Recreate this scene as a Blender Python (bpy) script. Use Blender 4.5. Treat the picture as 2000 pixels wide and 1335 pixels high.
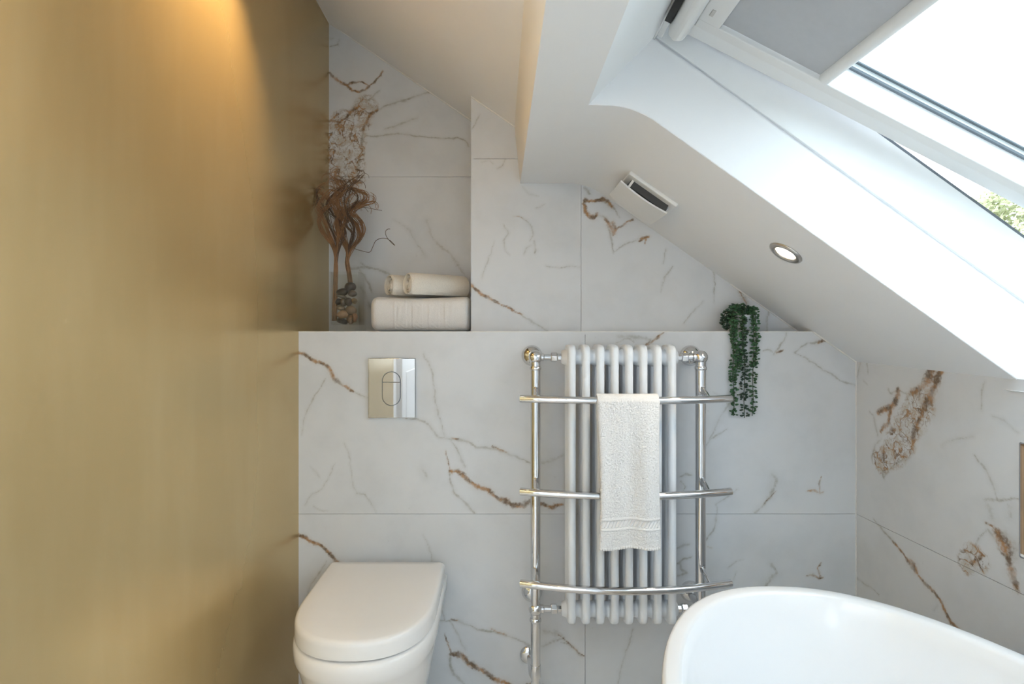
import bpy, bmesh, math, random
import numpy as np
from mathutils import Vector, Matrix

for o in list(bpy.data.objects):
    bpy.data.objects.remove(o, do_unlink=True)
SC = bpy.context.scene
COL = SC.collection
R = math.radians

# ------------------------------------------------------------------ camera
FPX, VX, VY, EYE = 1083.0, 975.0, 649.0, 1.19      # focal length in px (2000 px wide), vanishing point, eye height
cam = bpy.data.cameras.new('camera')
cam.sensor_width = 36.0
cam.sensor_fit = 'HORIZONTAL'
cam.lens = FPX / 2000 * 36.0
cam.shift_x = (1000 - VX) / 2000
cam.shift_y = (VY - 667.5) / 2000
cam.clip_start = 0.01
camo = bpy.data.objects.new('camera', cam)
COL.objects.link(camo)
camo.location = (0, 0, EYE)
camo.rotation_euler = (R(90), 0, 0)
SC.camera = camo

# ------------------------------------------------------------------ sky, exposure
w = bpy.data.worlds.new('overcast_sky')
SC.world = w
w.use_nodes = True
bg = w.node_tree.nodes['Background']
bg.inputs[0].default_value = (0.83, 0.94, 1.09, 1)
bg.inputs[1].default_value = 1.48
SC.view_settings.view_transform = 'Standard'
SC.view_settings.look = 'None'
SC.view_settings.gamma = 1
SC.view_settings.use_curve_mapping = False
SC.view_settings.exposure = 1.80
SC.cycles.sample_clamp_indirect = 4.0
SC.cycles.blur_glossy = 1.0


def portal(name, loc, rot, sx, sy):
    l = bpy.data.lights.new(name, 'AREA')
    l.shape = 'RECTANGLE'
    l.size, l.size_y = sx, sy
    l.cycles.is_portal = True
    o = bpy.data.objects.new(name, l)
    COL.objects.link(o)
    o.location, o.rotation_euler = loc, rot
    o['kind'] = 'structure'
    return o


# ------------------------------------------------------------------ dimensions (metres)
D, D1, D2 = 1.83, 1.919, 2.156          # boxed-in wall face, wall above the ledge, alcove back
XL = -0.662                             # gold wall
ALX = -0.0975                           # right side of the alcove
ZS = 1.1934                             # ledge top
SL = 0.70                               # roof pitch (rise / run)
AN = math.atan(SL)
CA, SA = math.cos(AN), math.sin(AN)
ZB = 1.9183                             # height of the skylight slope at X = 0
ZFLAT = 1.7056                          # soffit of the boxed beam
BX0, BX1 = 0.0532, 0.0727               # beam side, top and bottom
WY0 = 0.118                             # near end of the skylight opening
WXH = 0.202                             # head of the opening
YREAR = -1.9


def xr(Y):                              # right wall face, slightly out of square
    return 1.178 + 0.033 * (D - Y)


def yrev(X):                            # far reveal of the skylight
    return 1.2577 + 0.024 * (X - 0.2)


def zleft(X):
    return 1.902 + 0.685 * (BX0 - X)


XC = (ZB - ZFLAT) / SL
FT = 0.066


def zright(X):                          # flat soffit, plastered curve, slope
    a, b = XC - FT, XC + FT * CA
    if X <= a:
        return ZFLAT
    if X >= b:
        return ZB - SL * X
    # quadratic bezier a -> corner -> b
    A = a - 2 * XC + b
    B = 2 * (XC - a)
    t = (X - a) / B if abs(A) < 1e-9 else (-B + math.sqrt(B * B + 4 * A * (X - a))) / (2 * A)
    return (1 - t) ** 2 * ZFLAT + 2 * t * (1 - t) * ZFLAT + t * t * (ZB - SL * b)


def PX(px, py, Y):                      # photo pixel -> point on the plane at depth Y
    return Vector(((px - VX) / FPX * Y, Y, EYE - (py - VY) / FPX * Y))


# ------------------------------------------------------------------ materials
def new_mat(name):
    m = bpy.data.materials.new(name)
    m.use_nodes = True
    nt = m.node_tree
    b = nt.nodes['Principled BSDF']
    return m, nt, b


def nd(nt, t, **kw):
    n = nt.nodes.new(t)
    for k, v in kw.items():
        if k.startswith('i_'):
            n.inputs[k[2:].replace('_', ' ')].default_value = v
        else:
            setattr(n, k, v)
    return n


def lk(nt, a, b):
    nt.links.new(a, b)


def simple(name, col, rough=0.5, metal=0.0, var=0.04, nscale=30, bump=0.0, bscale=200, coat=0.0, stretch=None, spec=None, sheen=0.0):
    """base colour with a little procedural variation and optional fine relief"""
    m, nt, b = new_mat(name)
    tc = nd(nt, 'ShaderNodeTexCoord')
    mp = nd(nt, 'ShaderNodeMapping')
    if stretch:
        mp.inputs['Scale'].default_value = stretch
    lk(nt, tc.outputs['Object'], mp.inputs['Vector'])
    n = nd(nt, 'ShaderNodeTexNoise')
    n.inputs['Scale'].default_value = nscale
    n.inputs['Detail'].default_value = 4
    lk(nt, mp.outputs['Vector'], n.inputs['Vector'])
    r = nd(nt, 'ShaderNodeMapRange')
    r.inputs['From Min'].default_value = 0.25
    r.inputs['From Max'].default_value = 0.75
    r.inputs['To Min'].default_value = 1 - var
    r.inputs['To Max'].default_value = 1 + var
    lk(nt, n.outputs['Fac'], r.inputs['Value'])
    mx = nd(nt, 'ShaderNodeVectorMath', operation='SCALE')
    mx.inputs[0].default_value = col
    lk(nt, r.outputs['Result'], mx.inputs['Scale'])
    lk(nt, mx.outputs['Vector'], b.inputs['Base Color'])
    b.inputs['Roughness'].default_value = rough
    b.inputs['Metallic'].default_value = metal
    b.inputs['Coat Weight'].default_value = coat
    if spec is not None:
        b.inputs['Specular IOR Level'].default_value = spec
    if sheen:
        b.inputs['Sheen Weight'].default_value = sheen
    if bump:
        n2 = nd(nt, 'ShaderNodeTexNoise')
        n2.inputs['Scale'].default_value = bscale
        n2.inputs['Detail'].default_value = 3
        lk(nt, mp.outputs['Vector'], n2.inputs['Vector'])
        bp = nd(nt, 'ShaderNodeBump')
        bp.inputs['Strength'].default_value = bump
        bp.inputs['Distance'].default_value = 0.002
        lk(nt, n2.outputs['Fac'], bp.inputs['Height'])
        lk(nt, bp.outputs['Normal'], b.inputs['Normal'])
    return m


def marble_mat():
    """veins: attribute 'vein' holds distance to rust veins (R), to grey veins (G), brecciated zones (B)"""
    m, nt, b = new_mat('calacatta_marble_tile')
    tc = nd(nt, 'ShaderNodeTexCoord')
    at = nd(nt, 'ShaderNodeAttribute', attribute_name='vein')
    sp = nd(nt, 'ShaderNodeSeparateColor')
    lk(nt, at.outputs['Color'], sp.inputs['Color'])

    def noise(scale, detail=3, rough=0.55):
        n = nd(nt, 'ShaderNodeTexNoise')
        n.inputs['Scale'].default_value = scale
        n.inputs['Detail'].default_value = detail
        n.inputs['Roughness'].default_value = rough
        lk(nt, tc.outputs['Object'], n.inputs['Vector'])
        return n

    def math_(op, a, bb, clamp=False):
        n = nd(nt, 'ShaderNodeMath', operation=op, use_clamp=clamp)
        for i, v in enumerate((a, bb)):
            if isinstance(v, (int, float)):
                n.inputs[i].default_value = v
            else:
                lk(nt, v, n.inputs[i])
        return n.outputs[0]

    def rng(v, a, bb, c, d):
        n = nd(nt, 'ShaderNodeMapRange', interpolation_type='SMOOTHSTEP')
        for k, val in (('From Min', a), ('From Max', bb), ('To Min', c), ('To Max', d)):
            n.inputs[k].default_value = val
        lk(nt, v, n.inputs['Value'])
        return n.outputs['Result']

    def mix(f, a, bb):
        n = nd(nt, 'ShaderNodeMix', data_type='RGBA')
        lk(nt, f, n.inputs['Factor'])
        for key, v in ((6, a), (7, bb)):
            if isinstance(v, tuple):
                n.inputs[key].default_value = v + (1,)
            else:
                lk(nt, v, n.inputs[key])
        return n.outputs[2]

    fine = noise(150, 4).outputs['Fac']
    mid = noise(38, 3).outputs['Fac']
    big = noise(5.5, 4, 0.6).outputs['Fac']
    cloud = rng(big, 0.42, 0.72, 0, 1)
    c = mix(cloud, (0.662, 0.68, 0.70), (0.608, 0.626, 0.645))
    # faint grey specks
    spk = noise(62, 5, 0.7).outputs['Fac']
    spm = math_('MULTIPLY', rng(spk, 0.64, 0.74, 0, 0.34), rng(noise(7, 2).outputs['Fac'], 0.5, 0.68, 0, 1))
    c = mix(spm, c, (0.42, 0.42, 0.40))
    fn = math_('MULTIPLY', math_('SUBTRACT', fine, 0.5), 1.25)
    mn = math_('MULTIPLY', math_('SUBTRACT', mid, 0.5), 1.0)
    jit = math_('ADD', fn, mn)
    tg = math_('MULTIPLY', sp.outputs['Green'], 4.0)
    tr = math_('MULTIPLY', sp.outputs['Red'], 4.0)
    # soft halo, then crisp vein
    c = mix(rng(tg, 0.2, 3.2, 0.26, 0.0), c, (0.46, 0.465, 0.45))
    brk = rng(noise(13, 3, 0.6).outputs['Fac'], 0.30, 0.62, 0.30, 0.92)
    gmask = math_('MULTIPLY', rng(math_('ADD', tg, jit), 0.0, 1.25, 1.0, 0.0), brk)
    c = mix(gmask, c, (0.33, 0.32, 0.285))
    c = mix(rng(tr, 0.2, 3.0, 0.24, 0.0), c, (0.50, 0.46, 0.40))
    rcol = mix(rng(mid, 0.38, 0.62, 0, 1), (0.13, 0.075, 0.035), (0.40, 0.205, 0.075))
    rcol = mix(rng(fine, 0.45, 0.65, 0, 0.6), rcol, (0.30, 0.24, 0.17))
    # brecciated zones
    wv = nd(nt, 'ShaderNodeVectorMath', operation='MULTIPLY_ADD')
    nz = noise(24, 3)
    lk(nt, nz.outputs['Color'], wv.inputs[0])
    wv.inputs[1].default_value = (0.035, 0.035, 0.035)
    lk(nt, tc.outputs['Object'], wv.inputs[2])
    def ridge(scale, wdt, dist):
        n = nd(nt, 'ShaderNodeTexNoise')
        n.inputs['Scale'].default_value = scale
        n.inputs['Detail'].default_value = 3
        n.inputs['Distortion'].default_value = dist
        lk(nt, wv.outputs['Vector'], n.inputs['Vector'])
        return rng(math_('ABSOLUTE', math_('SUBTRACT', n.outputs['Fac'], 0.5), 0), 0.0, wdt, 1, 0)
    net = math_('MAXIMUM', ridge(20, 0.05, 0.5), math_('MULTIPLY', ridge(46, 0.04, 0.25), 0.6))
    zone = rng(math_('ADD', sp.outputs['Blue'], math_('MULTIPLY', jit, 0.2)), 0.35, 0.7, 0, 1)
    c = mix(math_('MULTIPLY', zone, rng(mid, 0.40, 0.62, 0.05, 0.6)), c, (0.44, 0.40, 0.33))
    c = mix(math_('MULTIPLY', math_('MULTIPLY', zone, net), 0.95), c, rcol)
    rmask = math_('MULTIPLY', rng(math_('ADD', tr, jit), 0.2, 1.3, 1.0, 0.0), rng(noise(17, 3, 0.6).outputs['Fac'], 0.3, 0.55, 0.55, 0.95))
    c = mix(rmask, c, rcol)
    lk(nt, c, b.inputs['Base Color'])
    b.inputs['Roughness'].default_value = 0.32
    b.inputs['Specular IOR Level'].default_value = 0.4
    return m


def gold_mat():
    m, nt, b = new_mat('brushed_gold_panel')
    tc = nd(nt, 'ShaderNodeTexCoord')
    mp = nd(nt, 'ShaderNodeMapping')
    mp.inputs['Scale'].default_value = (1, 14, .8)
    lk(nt, tc.outputs['Object'], mp.inputs['Vector'])
    n1 = nd(nt, 'ShaderNodeTexNoise')
    n1.inputs['Scale'].default_value = 3
    n1.inputs['Detail'].default_value = 6
    lk(nt, mp.outputs['Vector'], n1.inputs['Vector'])
    mp2 = nd(nt, 'ShaderNodeMapping')
    mp2.inputs['Scale'].default_value = (1, 5, 1.1)
    lk(nt, tc.outputs['Object'], mp2.inputs['Vector'])
    n2 = nd(nt, 'ShaderNodeTexNoise')
    n2.inputs['Scale'].default_value = 2.2
    n2.inputs['Detail'].default_value = 4
    lk(nt, mp2.outputs['Vector'], n2.inputs['Vector'])
    ad = nd(nt, 'ShaderNodeMath', operation='ADD')
    ml = nd(nt, 'ShaderNodeMath', operation='MULTIPLY')
    ml.inputs[1].default_value = 0.03
    lk(nt, n1.outputs['Fac'], ml.inputs[0])
    lk(nt, ml.outputs[0], ad.inputs[0])
    lk(nt, n2.outputs['Fac'], ad.inputs[1])
    cr = nd(nt, 'ShaderNodeValToRGB')
    cr.color_ramp.elements[0].position = 0.45
    cr.color_ramp.elements[0].color = (0.60, 0.45, 0.225, 1)
    cr.color_ramp.elements[1].position = 0.9
    cr.color_ramp.elements[1].color = (0.655, 0.505, 0.27, 1)
    lk(nt, ad.outputs[0], cr.inputs[0])
    lk(nt, cr.outputs[0], b.inputs['Base Color'])
    b.inputs['Metallic'].default_value = 0.7
    b.inputs['Specular IOR Level'].default_value = 0.2
    mr = nd(nt, 'ShaderNodeMapRange')
    mr.inputs['To Min'].default_value = 0.26
    mr.inputs['To Max'].default_value = 0.27
    lk(nt, ad.outputs[0], mr.inputs['Value'])
    lk(nt, mr.outputs[0], b.inputs['Roughness'])
    bp = nd(nt, 'ShaderNodeBump')
    bp.inputs['Strength'].default_value = 0.004
    bp.inputs['Distance'].default_value = 0.001
    lk(nt, n1.outputs['Fac'], bp.inputs['Height'])
    return m


def thin_glass(name, tint=(0.96, 0.98, 0.97), refl=1.0):
    m, nt, b = new_mat(name)
    nt.nodes.remove(b)
    out = nt.nodes['Material Output']
    tr = nd(nt, 'ShaderNodeBsdfTransparent')
    tr.inputs[0].default_value = tint + (1,)
    gl = nd(nt, 'ShaderNodeBsdfGlossy')
    gl.inputs['Roughness'].default_value = 0.02
    lw = nd(nt, 'ShaderNodeLayerWeight')
    pw = nd(nt, 'ShaderNodeMath', operation='POWER')
    pw.inputs[1].default_value = 5.0
    lk(nt, lw.outputs['Facing'], pw.inputs[0])
    mr = nd(nt, 'ShaderNodeMapRange')
    mr.inputs['To Min'].default_value = 0.035 * refl
    mr.inputs['To Max'].default_value = 0.85
    lk(nt, pw.outputs[0], mr.inputs['Value'])
    mx = nd(nt, 'ShaderNodeMixShader')
    lk(nt, mr.outputs[0], mx.inputs[0])
    lk(nt, tr.outputs[0], mx.inputs[1])
    lk(nt, gl.outputs[0], mx.inputs[2])
    lk(nt, mx.outputs[0], out.inputs['Surface'])
    return m


def emit_mat(name, col, strength):
    m, nt, b = new_mat(name)
    b.inputs['Base Color'].default_value = (0.9, 0.9, 0.9, 1)
    b.inputs['Emission Color'].default_value = col + (1,)
    b.inputs['Emission Strength'].default_value = strength
    return m


def stripe_blind():
    m = simple('grey_blind_fabric', (0.60, 0.60, 0.605), 0.85, var=0.03, nscale=60, bump=0.1, bscale=900)
    nt = m.node_tree
    tl = nd(nt, 'ShaderNodeBsdfTranslucent')
    tl.inputs[0].default_value = (0.40, 0.40, 0.41, 1)
    mx = nd(nt, 'ShaderNodeMixShader')
    mx.inputs[0].default_value = 0.35
    lk(nt, nt.nodes['Principled BSDF'].outputs[0], mx.inputs[1])
    lk(nt, tl.outputs[0], mx.inputs[2])
    lk(nt, mx.outputs[0], nt.nodes['Material Output'].inputs['Surface'])
    return m


M = dict(
    marble=marble_mat(),
    gold=gold_mat(),
    plaster=simple('white_painted_plaster', (0.862, 0.868, 0.876), 0.75, var=0.01, nscale=6, bump=0.04, bscale=120),
    grout=simple('pale_grey_grout', (0.60, 0.60, 0.59), 0.85),
    caulk=simple('white_caulk', (0.78, 0.77, 0.74), 0.5),
    white=simple('white_lacquered_wood', (0.82, 0.83, 0.83), 0.38, var=0.01),
    plastic=simple('white_plastic', (0.78, 0.78, 0.77), 0.4, var=0.01),
    rad=simple('white_radiator_enamel', (0.76, 0.795, 0.835), 0.33, var=0.01),
    chrome=simple('polished_chrome', (0.72, 0.72, 0.73), 0.05, 1.0, var=0.01),
    plate=simple('mirror_chrome', (0.50, 0.49, 0.475), 0.025, 1.0, var=0.0),
    steel=simple('brushed_steel', (0.60, 0.57, 0.54), 0.3, 1.0, var=0.05, nscale=80),
    ceramic=simple('white_glazed_ceramic', (0.80, 0.79, 0.775), 0.16, var=0.005, coat=0.3),
    acrylic=simple('white_bath_acrylic', (0.84, 0.845, 0.85), 0.14, var=0.004, coat=0.3),
    terry=simple('white_terry_cotton', (0.85, 0.845, 0.835), 0.95, var=0.05, nscale=300, bump=0.9, bscale=520, sheen=0.3),
    cream=simple('cream_terry_cotton', (0.84, 0.80, 0.72), 0.95, var=0.05, nscale=260, bump=0.8, bscale=420, sheen=0.3),
    blind=stripe_blind(),
    black=simple('black_slot_shade', (0.015, 0.015, 0.016), 0.6),
    dark=simple('dark_fan_grille', (0.05, 0.05, 0.048), 0.6),
    gasket=simple('grey_gasket', (0.13, 0.15, 0.17), 0.6),
    glass=thin_glass('window_glass'),
    vase=thin_glass('clear_vase_glass', (0.968, 0.975, 0.968), 0.6),
    stem=simple('dried_brown_stem', (0.27, 0.145, 0.07), 0.7, var=0.4, nscale=25),
    stemd=simple('dark_dried_stem', (0.10, 0.062, 0.038), 0.7, var=0.4, nscale=25),
    leaf=simple('green_succulent_leaf', (0.035, 0.105, 0.042), 0.5, var=0.45, nscale=35),
    leaf2=simple('dark_green_leaf', (0.018, 0.05, 0.028), 0.5, var=0.4, nscale=35),
    vine=simple('green_vine_stem', (0.03, 0.055, 0.02), 0.6, var=0.2),
    pot=simple('pale_ceramic_pot', (0.62, 0.66, 0.70), 0.4),
    mirror=simple('silvered_mirror', (0.86, 0.87, 0.87), 0.02, 1.0, var=0.0),
    floor=simple('pale_marble_floor', (0.82, 0.815, 0.80), 0.35, var=0.05, nscale=5),
    tree=simple('pale_green_foliage', (0.40, 0.42, 0.22), 0.8, var=0.5, nscale=3),
    bark=simple('brown_bark', (0.2, 0.15, 0.11), 0.9, var=0.3, nscale=8),
    ground=simple('garden_lawn', (0.12, 0.17, 0.06), 0.95, var=0.3, nscale=2),
    bronze=simple('matt_bronze_lining', (0.40, 0.27, 0.165), 0.5, 0.3, var=0.1, nscale=20),
    lamp=emit_mat('warm_lamp_lens', (1.0, 0.80, 0.55), 14.0),
)


# ------------------------------------------------------------------ mesh helpers
class MB:
    def __init__(self):
        self.v, self.f = [], []

    def add(self, vs, fs):
        n = len(self.v)
        self.v += [tuple(p) for p in vs]
        self.f += [tuple(i + n for i in f) for f in fs]
        return self

    def box(self, x0, x1, y0, y1, z0, z1):
        vs = [(x, y, z) for z in (z0, z1) for y in (y0, y1) for x in (x0, x1)]
        return self.add(vs, [(0, 2, 3, 1), (4, 5, 7, 6), (0, 1, 5, 4), (2, 6, 7, 3), (0, 4, 6, 2), (1, 3, 7, 5)])

    def prism(self, poly, y0, y1):
        """poly in XZ, extruded along Y; y0 / y1 numbers or functions of X"""
        n = len(poly)
        f0 = y0 if callable(y0) else (lambda x: y0)
        f1 = y1 if callable(y1) else (lambda x: y1)
        vs = [(x, f0(x), z) for x, z in poly] + [(x, f1(x), z) for x, z in poly]
        fs = [tuple(range(n)), tuple(range(2 * n - 1, n - 1, -1))]
        fs += [(i, i + n, (i + 1) % n + n, (i + 1) % n) for i in range(n)]
        return self.add(vs, fs)

    def tube(self, pts, rad, seg=16, cap=True):
        pts = [Vector(p) for p in pts]
        n = len(pts)
        rads = rad if isinstance(rad, (list, tuple)) else [rad] * n
        t0 = (pts[1] - pts[0]).normalized()
        up = Vector((0, 0, 1)) if abs(t0.z) < 0.9 else Vector((0, 1, 0))
        nrm = t0.cross(up).normalized()
        vs, fs = [], []
        for i, p in enumerate(pts):
            t = (pts[min(i + 1, n - 1)] - pts[max(i - 1, 0)])
            t = t.normalized() if t.length > 1e-9 else t0
            nrm = (nrm - t * nrm.dot(t))
            nrm = nrm.normalized() if nrm.length > 1e-9 else t.orthogonal().normalized()
            bn = t.cross(nrm)
            for k in range(seg):
                a = 2 * math.pi * k / seg
                vs.append(p + (nrm * math.cos(a) + bn * math.sin(a)) * rads[i])
        for i in range(n - 1):
            for k in range(seg):
                k2 = (k + 1) % seg
                fs.append((i * seg + k, i * seg + k2, (i + 1) * seg + k2, (i + 1) * seg + k))
        if cap:
            fs.append(tuple(range(seg - 1, -1, -1)))
            fs.append(tuple((n - 1) * seg + k for k in range(seg)))
        return self.add(vs, fs)

    def lathe(self, prof, org, axis, seg=28):
        """prof: list of (radius, distance along axis)"""
        axis = Vector(axis).normalized()
        org = Vector(org)
        return self.tube_raw([(org + axis * h, r) for r, h in prof], axis, seg)

    def tube_raw(self, rings, axis, seg):
        a1 = axis.orthogonal().normalized()
        a2 = axis.cross(a1)
        vs, fs = [], []
        for c, r in rings:
            for k in range(seg):
                a = 2 * math.pi * k / seg
                vs.append(c + (a1 * math.cos(a) + a2 * math.sin(a)) * max(r, 1e-5))
        n = len(rings)
        for i in range(n - 1):
            for k in range(seg):
                k2 = (k + 1) % seg
                fs.append((i * seg + k, i * seg + k2, (i + 1) * seg + k2, (i + 1) * seg + k))
        fs.append(tuple(range(seg - 1, -1, -1)))
        fs.append(tuple((n - 1) * seg + k for k in range(seg)))
        return self.add(vs, fs)

    def rings(self, loops, closed_top=True, closed_bot=True):
        """stack of equal-length loops"""
        n = len(loops[0])
        vs = [p for l in loops for p in l]
        fs = []
        for i in range(len(loops) - 1):
            for k in range(n):
                k2 = (k + 1) % n
                fs.append((i * n + k, i * n + k2, (i + 1) * n + k2, (i + 1) * n + k))
        if closed_bot:
            fs.append(tuple(range(n - 1, -1, -1)))
        if closed_top:
            fs.append(tuple((len(loops) - 1) * n + k for k in range(n)))
        return self.add(vs, fs)

    def build(self, name, mat, parent=None, smooth=None, bevel=0.0, loc=None, fix=True, subd=0):
        root = parent
        base = Vector(loc) if loc is not None else Vector((0, 0, 0))
        if root is not None:
            base = Vector(root['_b']) if '_b' in root else Vector((0, 0, 0))
        me = bpy.data.meshes.new(name)
        me.from_pydata([tuple(Vector(p) - base) for p in self.v], [], self.f)
        if fix:
            bm = bmesh.new()
            bm.from_mesh(me)
            bmesh.ops.recalc_face_normals(bm, faces=bm.faces)
            bm.to_mesh(me)
            bm.free()
        me.materials.append(mat)
        if smooth is not None:
            me.shade_smooth()
            if smooth < 180:
                me.set_sharp_from_angle(angle=R(smooth))
        o = bpy.data.objects.new(name, me)
        COL.objects.link(o)
        o['_b'] = tuple(base)
        if root is not None:
            o.parent = root
        else:
            o.location = base
        if bevel:
            md = o.modifiers.new('bevel', 'BEVEL')
            md.width = bevel
            md.segments = 3
            md.limit_method = 'ANGLE'
            md.angle_limit = R(40)
            md.harden_normals = False
        if subd:
            md = o.modifiers.new('subd', 'SUBSURF')
            md.levels = md.render_levels = subd
        return o


def tag(o, label, cat, group=None):
    o['label'] = label
    o['category'] = cat
    if group:
        o['group'] = group
    return o


def thing(name, label, cat, loc, group=None):
    o = bpy.data.objects.new(name, None)
    COL.objects.link(o)
    o.location = loc
    o.empty_display_size = 0.02
    o['_b'] = tuple(loc)
    return tag(o, label, cat, group)


def struct(o, label=None):
    o['kind'] = 'structure'
    if label:
        o['label'] = label
    return o


# ------------------------------------------------------------------ noise + vein fields (numpy)
def vnoise(x, y, seed=0):
    xi, yi = np.floor(x).astype(np.int64), np.floor(y).astype(np.int64)
    xf, yf = x - xi, y - yi
    u, v = xf * xf * (3 - 2 * xf), yf * yf * (3 - 2 * yf)

    def h(a, b):
        n = (a * 374761393 + b * 668265263 + seed * 1442695041) & 0x7fffffff
        n = ((n ^ (n >> 13)) * 1274126177) & 0x7fffffff
        return ((n ^ (n >> 16)) & 0xffff) / 65535.0
    return (h(xi, yi) * (1 - u) + h(xi + 1, yi) * u) * (1 - v) + (h(xi, yi + 1) * (1 - u) + h(xi + 1, yi + 1) * u) * v


def fbm(x, y, seed=0, octs=3):
    s, a, t = 0, 1, 0
    for i in range(octs):
        s = s + a * (vnoise(x * 2 ** i, y * 2 ** i, seed + i * 17) - 0.5)
        t += a
        a *= 0.5
    return s / t * 2


def seg_field(A, B, pts, widths):
    """min over segments of distance / width (width interpolated)"""
    out = np.full(A.shape, 9.0)
    for i in range(len(pts) - 1):
        (x0, y0), (x1, y1) = pts[i], pts[i + 1]
        dx, dy = x1 - x0, y1 - y0
        L = dx * dx + dy * dy + 1e-12
        t = np.clip(((A - x0) * dx + (B - y0) * dy) / L, 0, 1)
        d = np.hypot(A - x0 - t * dx, B - y0 - t * dy)
        ww = widths[i] * (1 - t) + widths[i + 1] * t
        out = np.minimum(out, d / ww)
    return out


# each vein: kind r/g/b, width px, weakness (0 strong), points in photo pixels
def V(kind, wd, weak, *pts):
    return (kind, wd, weak, pts)


def shift(veins, dx, dy):
    return [(k, wd, wk, tuple((x + dx, y + dy) for x, y in p)) for k, wd, wk, p in veins]


VA = [
    V('r', 3.4, 0, (578, 686), (590, 691), (601, 698), (618, 706), (632, 712), (645, 722), (655, 738), (666, 748), (680, 758), (690, 764)),
    V('g', 2.4, .3, (688, 762), (702, 769), (719, 776)),
    V('g', 2.2, .45, (637, 738), (626, 758), (612, 778), (602, 800), (594, 822), (590, 850)),
    V('g', 2.6, .5, (673, 866), (681, 884), (686, 915), (690, 950), (697, 962), (712, 964), (724, 980), (735, 1002)),
    V('g', 3.0, .4, (792, 817), (815, 818), (835, 826), (848, 842), (857, 853), (878, 856)),
    V('g', 3.0, .5, (828, 690), (843, 725), (848, 760), (853, 795), (862, 832), (868, 852)),
    V('g', 2.8, .15, (876, 855), (900, 858), (918, 864), (932, 873), (950, 874), (965, 876), (988, 885), (1010, 892), (1032, 903), (1048, 912)),
    V('r', 2.6, .3, (962, 871), (975, 878), (990, 884)),
    V('r', 2.4, .3, (881, 853), (893, 857)),
    V('r', 2.0, .35, (868, 880), (874, 897), (880, 915), (884, 922)),
    V('r', 4.2, 0, (880, 921), (893, 919), (905, 928), (915, 940), (935, 950), (952, 957), (965, 968), (985, 976), (1003, 986), (1022, 986), (1038, 979), (1058, 984), (1076, 990), (1098, 984)),
    V('g', 3.0, .35, (880, 858), (894, 878), (902, 900), (907, 912)),
    V('g', 3.0, .15, (879, 925), (880, 945), (886, 962), (902, 975), (914, 987), (926, 1002)),
    V('g', 9.0, .62, (826, 915), (832, 932)),
    V('g', 10.0, .62, (1060, 905), (1082, 896), (1100, 890)),
    V('g', 2.2, .55, (596, 985), (610, 965), (628, 955), (642, 930), (655, 905)),
    V('g', 2.2, .5, (604, 908), (618, 920), (625, 930)),
    V('g', 1.8, .35, (612, 988), (625, 996), (640, 998)),
]
VBt = [
    V('g', 8.0, .45, (1208, 655), (1240, 658), (1270, 662)),
    V('r', 3.4, .25, (1262, 672), (1276, 664), (1290, 655), (1296, 650)),
    V('g', 2.4, .2, (1205, 668), (1222, 660), (1238, 668)),
    V('g', 2.4, .35, (1536, 648), (1530, 664), (1522, 678), (1512, 692)),
    V('g', 1.8, .3, (1490, 684), (1502, 682), (1510, 688)),
    V('r', 2.4, .25, (1517, 689), (1524, 686), (1530, 684)),
    V('g', 2.6, .3, (1552, 688), (1563, 676), (1575, 670), (1592, 668), (1604, 666)),
    V('r', 3.6, .1, (1600, 668), (1608, 664), (1616, 662)),
    V('g', 2.6, .35, (1552, 688), (1572, 698), (1588, 709), (1606, 722), (1622, 730), (1640, 742), (1656, 748), (1674, 751)),
    V('g', 4.0, .5, (1452, 750), (1436, 768), (1420, 792), (1410, 810), (1400, 832), (1388, 855), (1372, 880)),
    V('g', 2.0, .45, (1395, 765), (1410, 775), (1420, 790)),
    V('g', 3.0, .3, (1326, 930), (1340, 924), (1350, 926)),
    V('g', 2.6, .35, (1330, 940), (1338, 952), (1330, 965)),
    V('g', 5.5, .42, (1474, 1002), (1490, 986), (1503, 968), (1512, 950), (1518, 936), (1508, 926)),
    V('r', 2.0, .5, (1490, 985), (1502, 970), (1516, 958)),
    V('r', 2.4, .15, (1578, 958), (1590, 958), (1600, 962), (1606, 960)),
    V('r', 2.0, .3, (1600, 960), (1597, 945), (1604, 930)),
    V('g', 3.0, .5, (1386, 860), (1400, 850), (1420, 838)),
    V('g', 2.5, .5, (1400, 1002), (1398, 985), (1420, 970), (1440, 955)),
]
VBb = [
    V('g', 3.0, .15, (1322, 1072), (1334, 1064), (1346, 1063)),
    V('g', 3.4, .1, (1324, 1100), (1336, 1092), (1350, 1088)),
    V('g', 3.4, .15, (1330, 1096), (1330, 1110), (1345, 1120), (1322, 1124)),
    V('g', 3.0, .3, (1398, 1002), (1398, 1016), (1392, 1034), (1382, 1050), (1376, 1060)),
    V('r', 1.8, .5, (1382, 1066), (1390, 1068)),
    V('g', 2.0, .5, (1420, 1108), (1436, 1098), (1452, 1092)),
    V('g', 2.0, .45, (1432, 1130), (1436, 1118)),
    V('g', 5.5, .42, (1480, 1168), (1492, 1150), (1505, 1130), (1518, 1118), (1508, 1100)),
    V('r', 2.4, .15, (1576, 1124), (1590, 1124), (1600, 1128), (1606, 1126)),
    V('r', 2.0, .3, (1602, 1124), (1598, 1108), (1604, 1096)),
    V('g', 3.0, .5, (1238, 1228), (1230, 1250), (1222, 1275), (1212, 1305), (1206, 1345)),
]
VA2 = shift(VA, 0, 356) + [
    V('g', 10, .55, (1062, 1232), (1082, 1236), (1096, 1240)),
    V('r', 2.4, .4, (1090, 1238), (1104, 1250), (1124, 1268), (1140, 1282)),
    V('g', 3.0, .3, (1096, 1254), (1112, 1258), (1136, 1282)),
]
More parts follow.
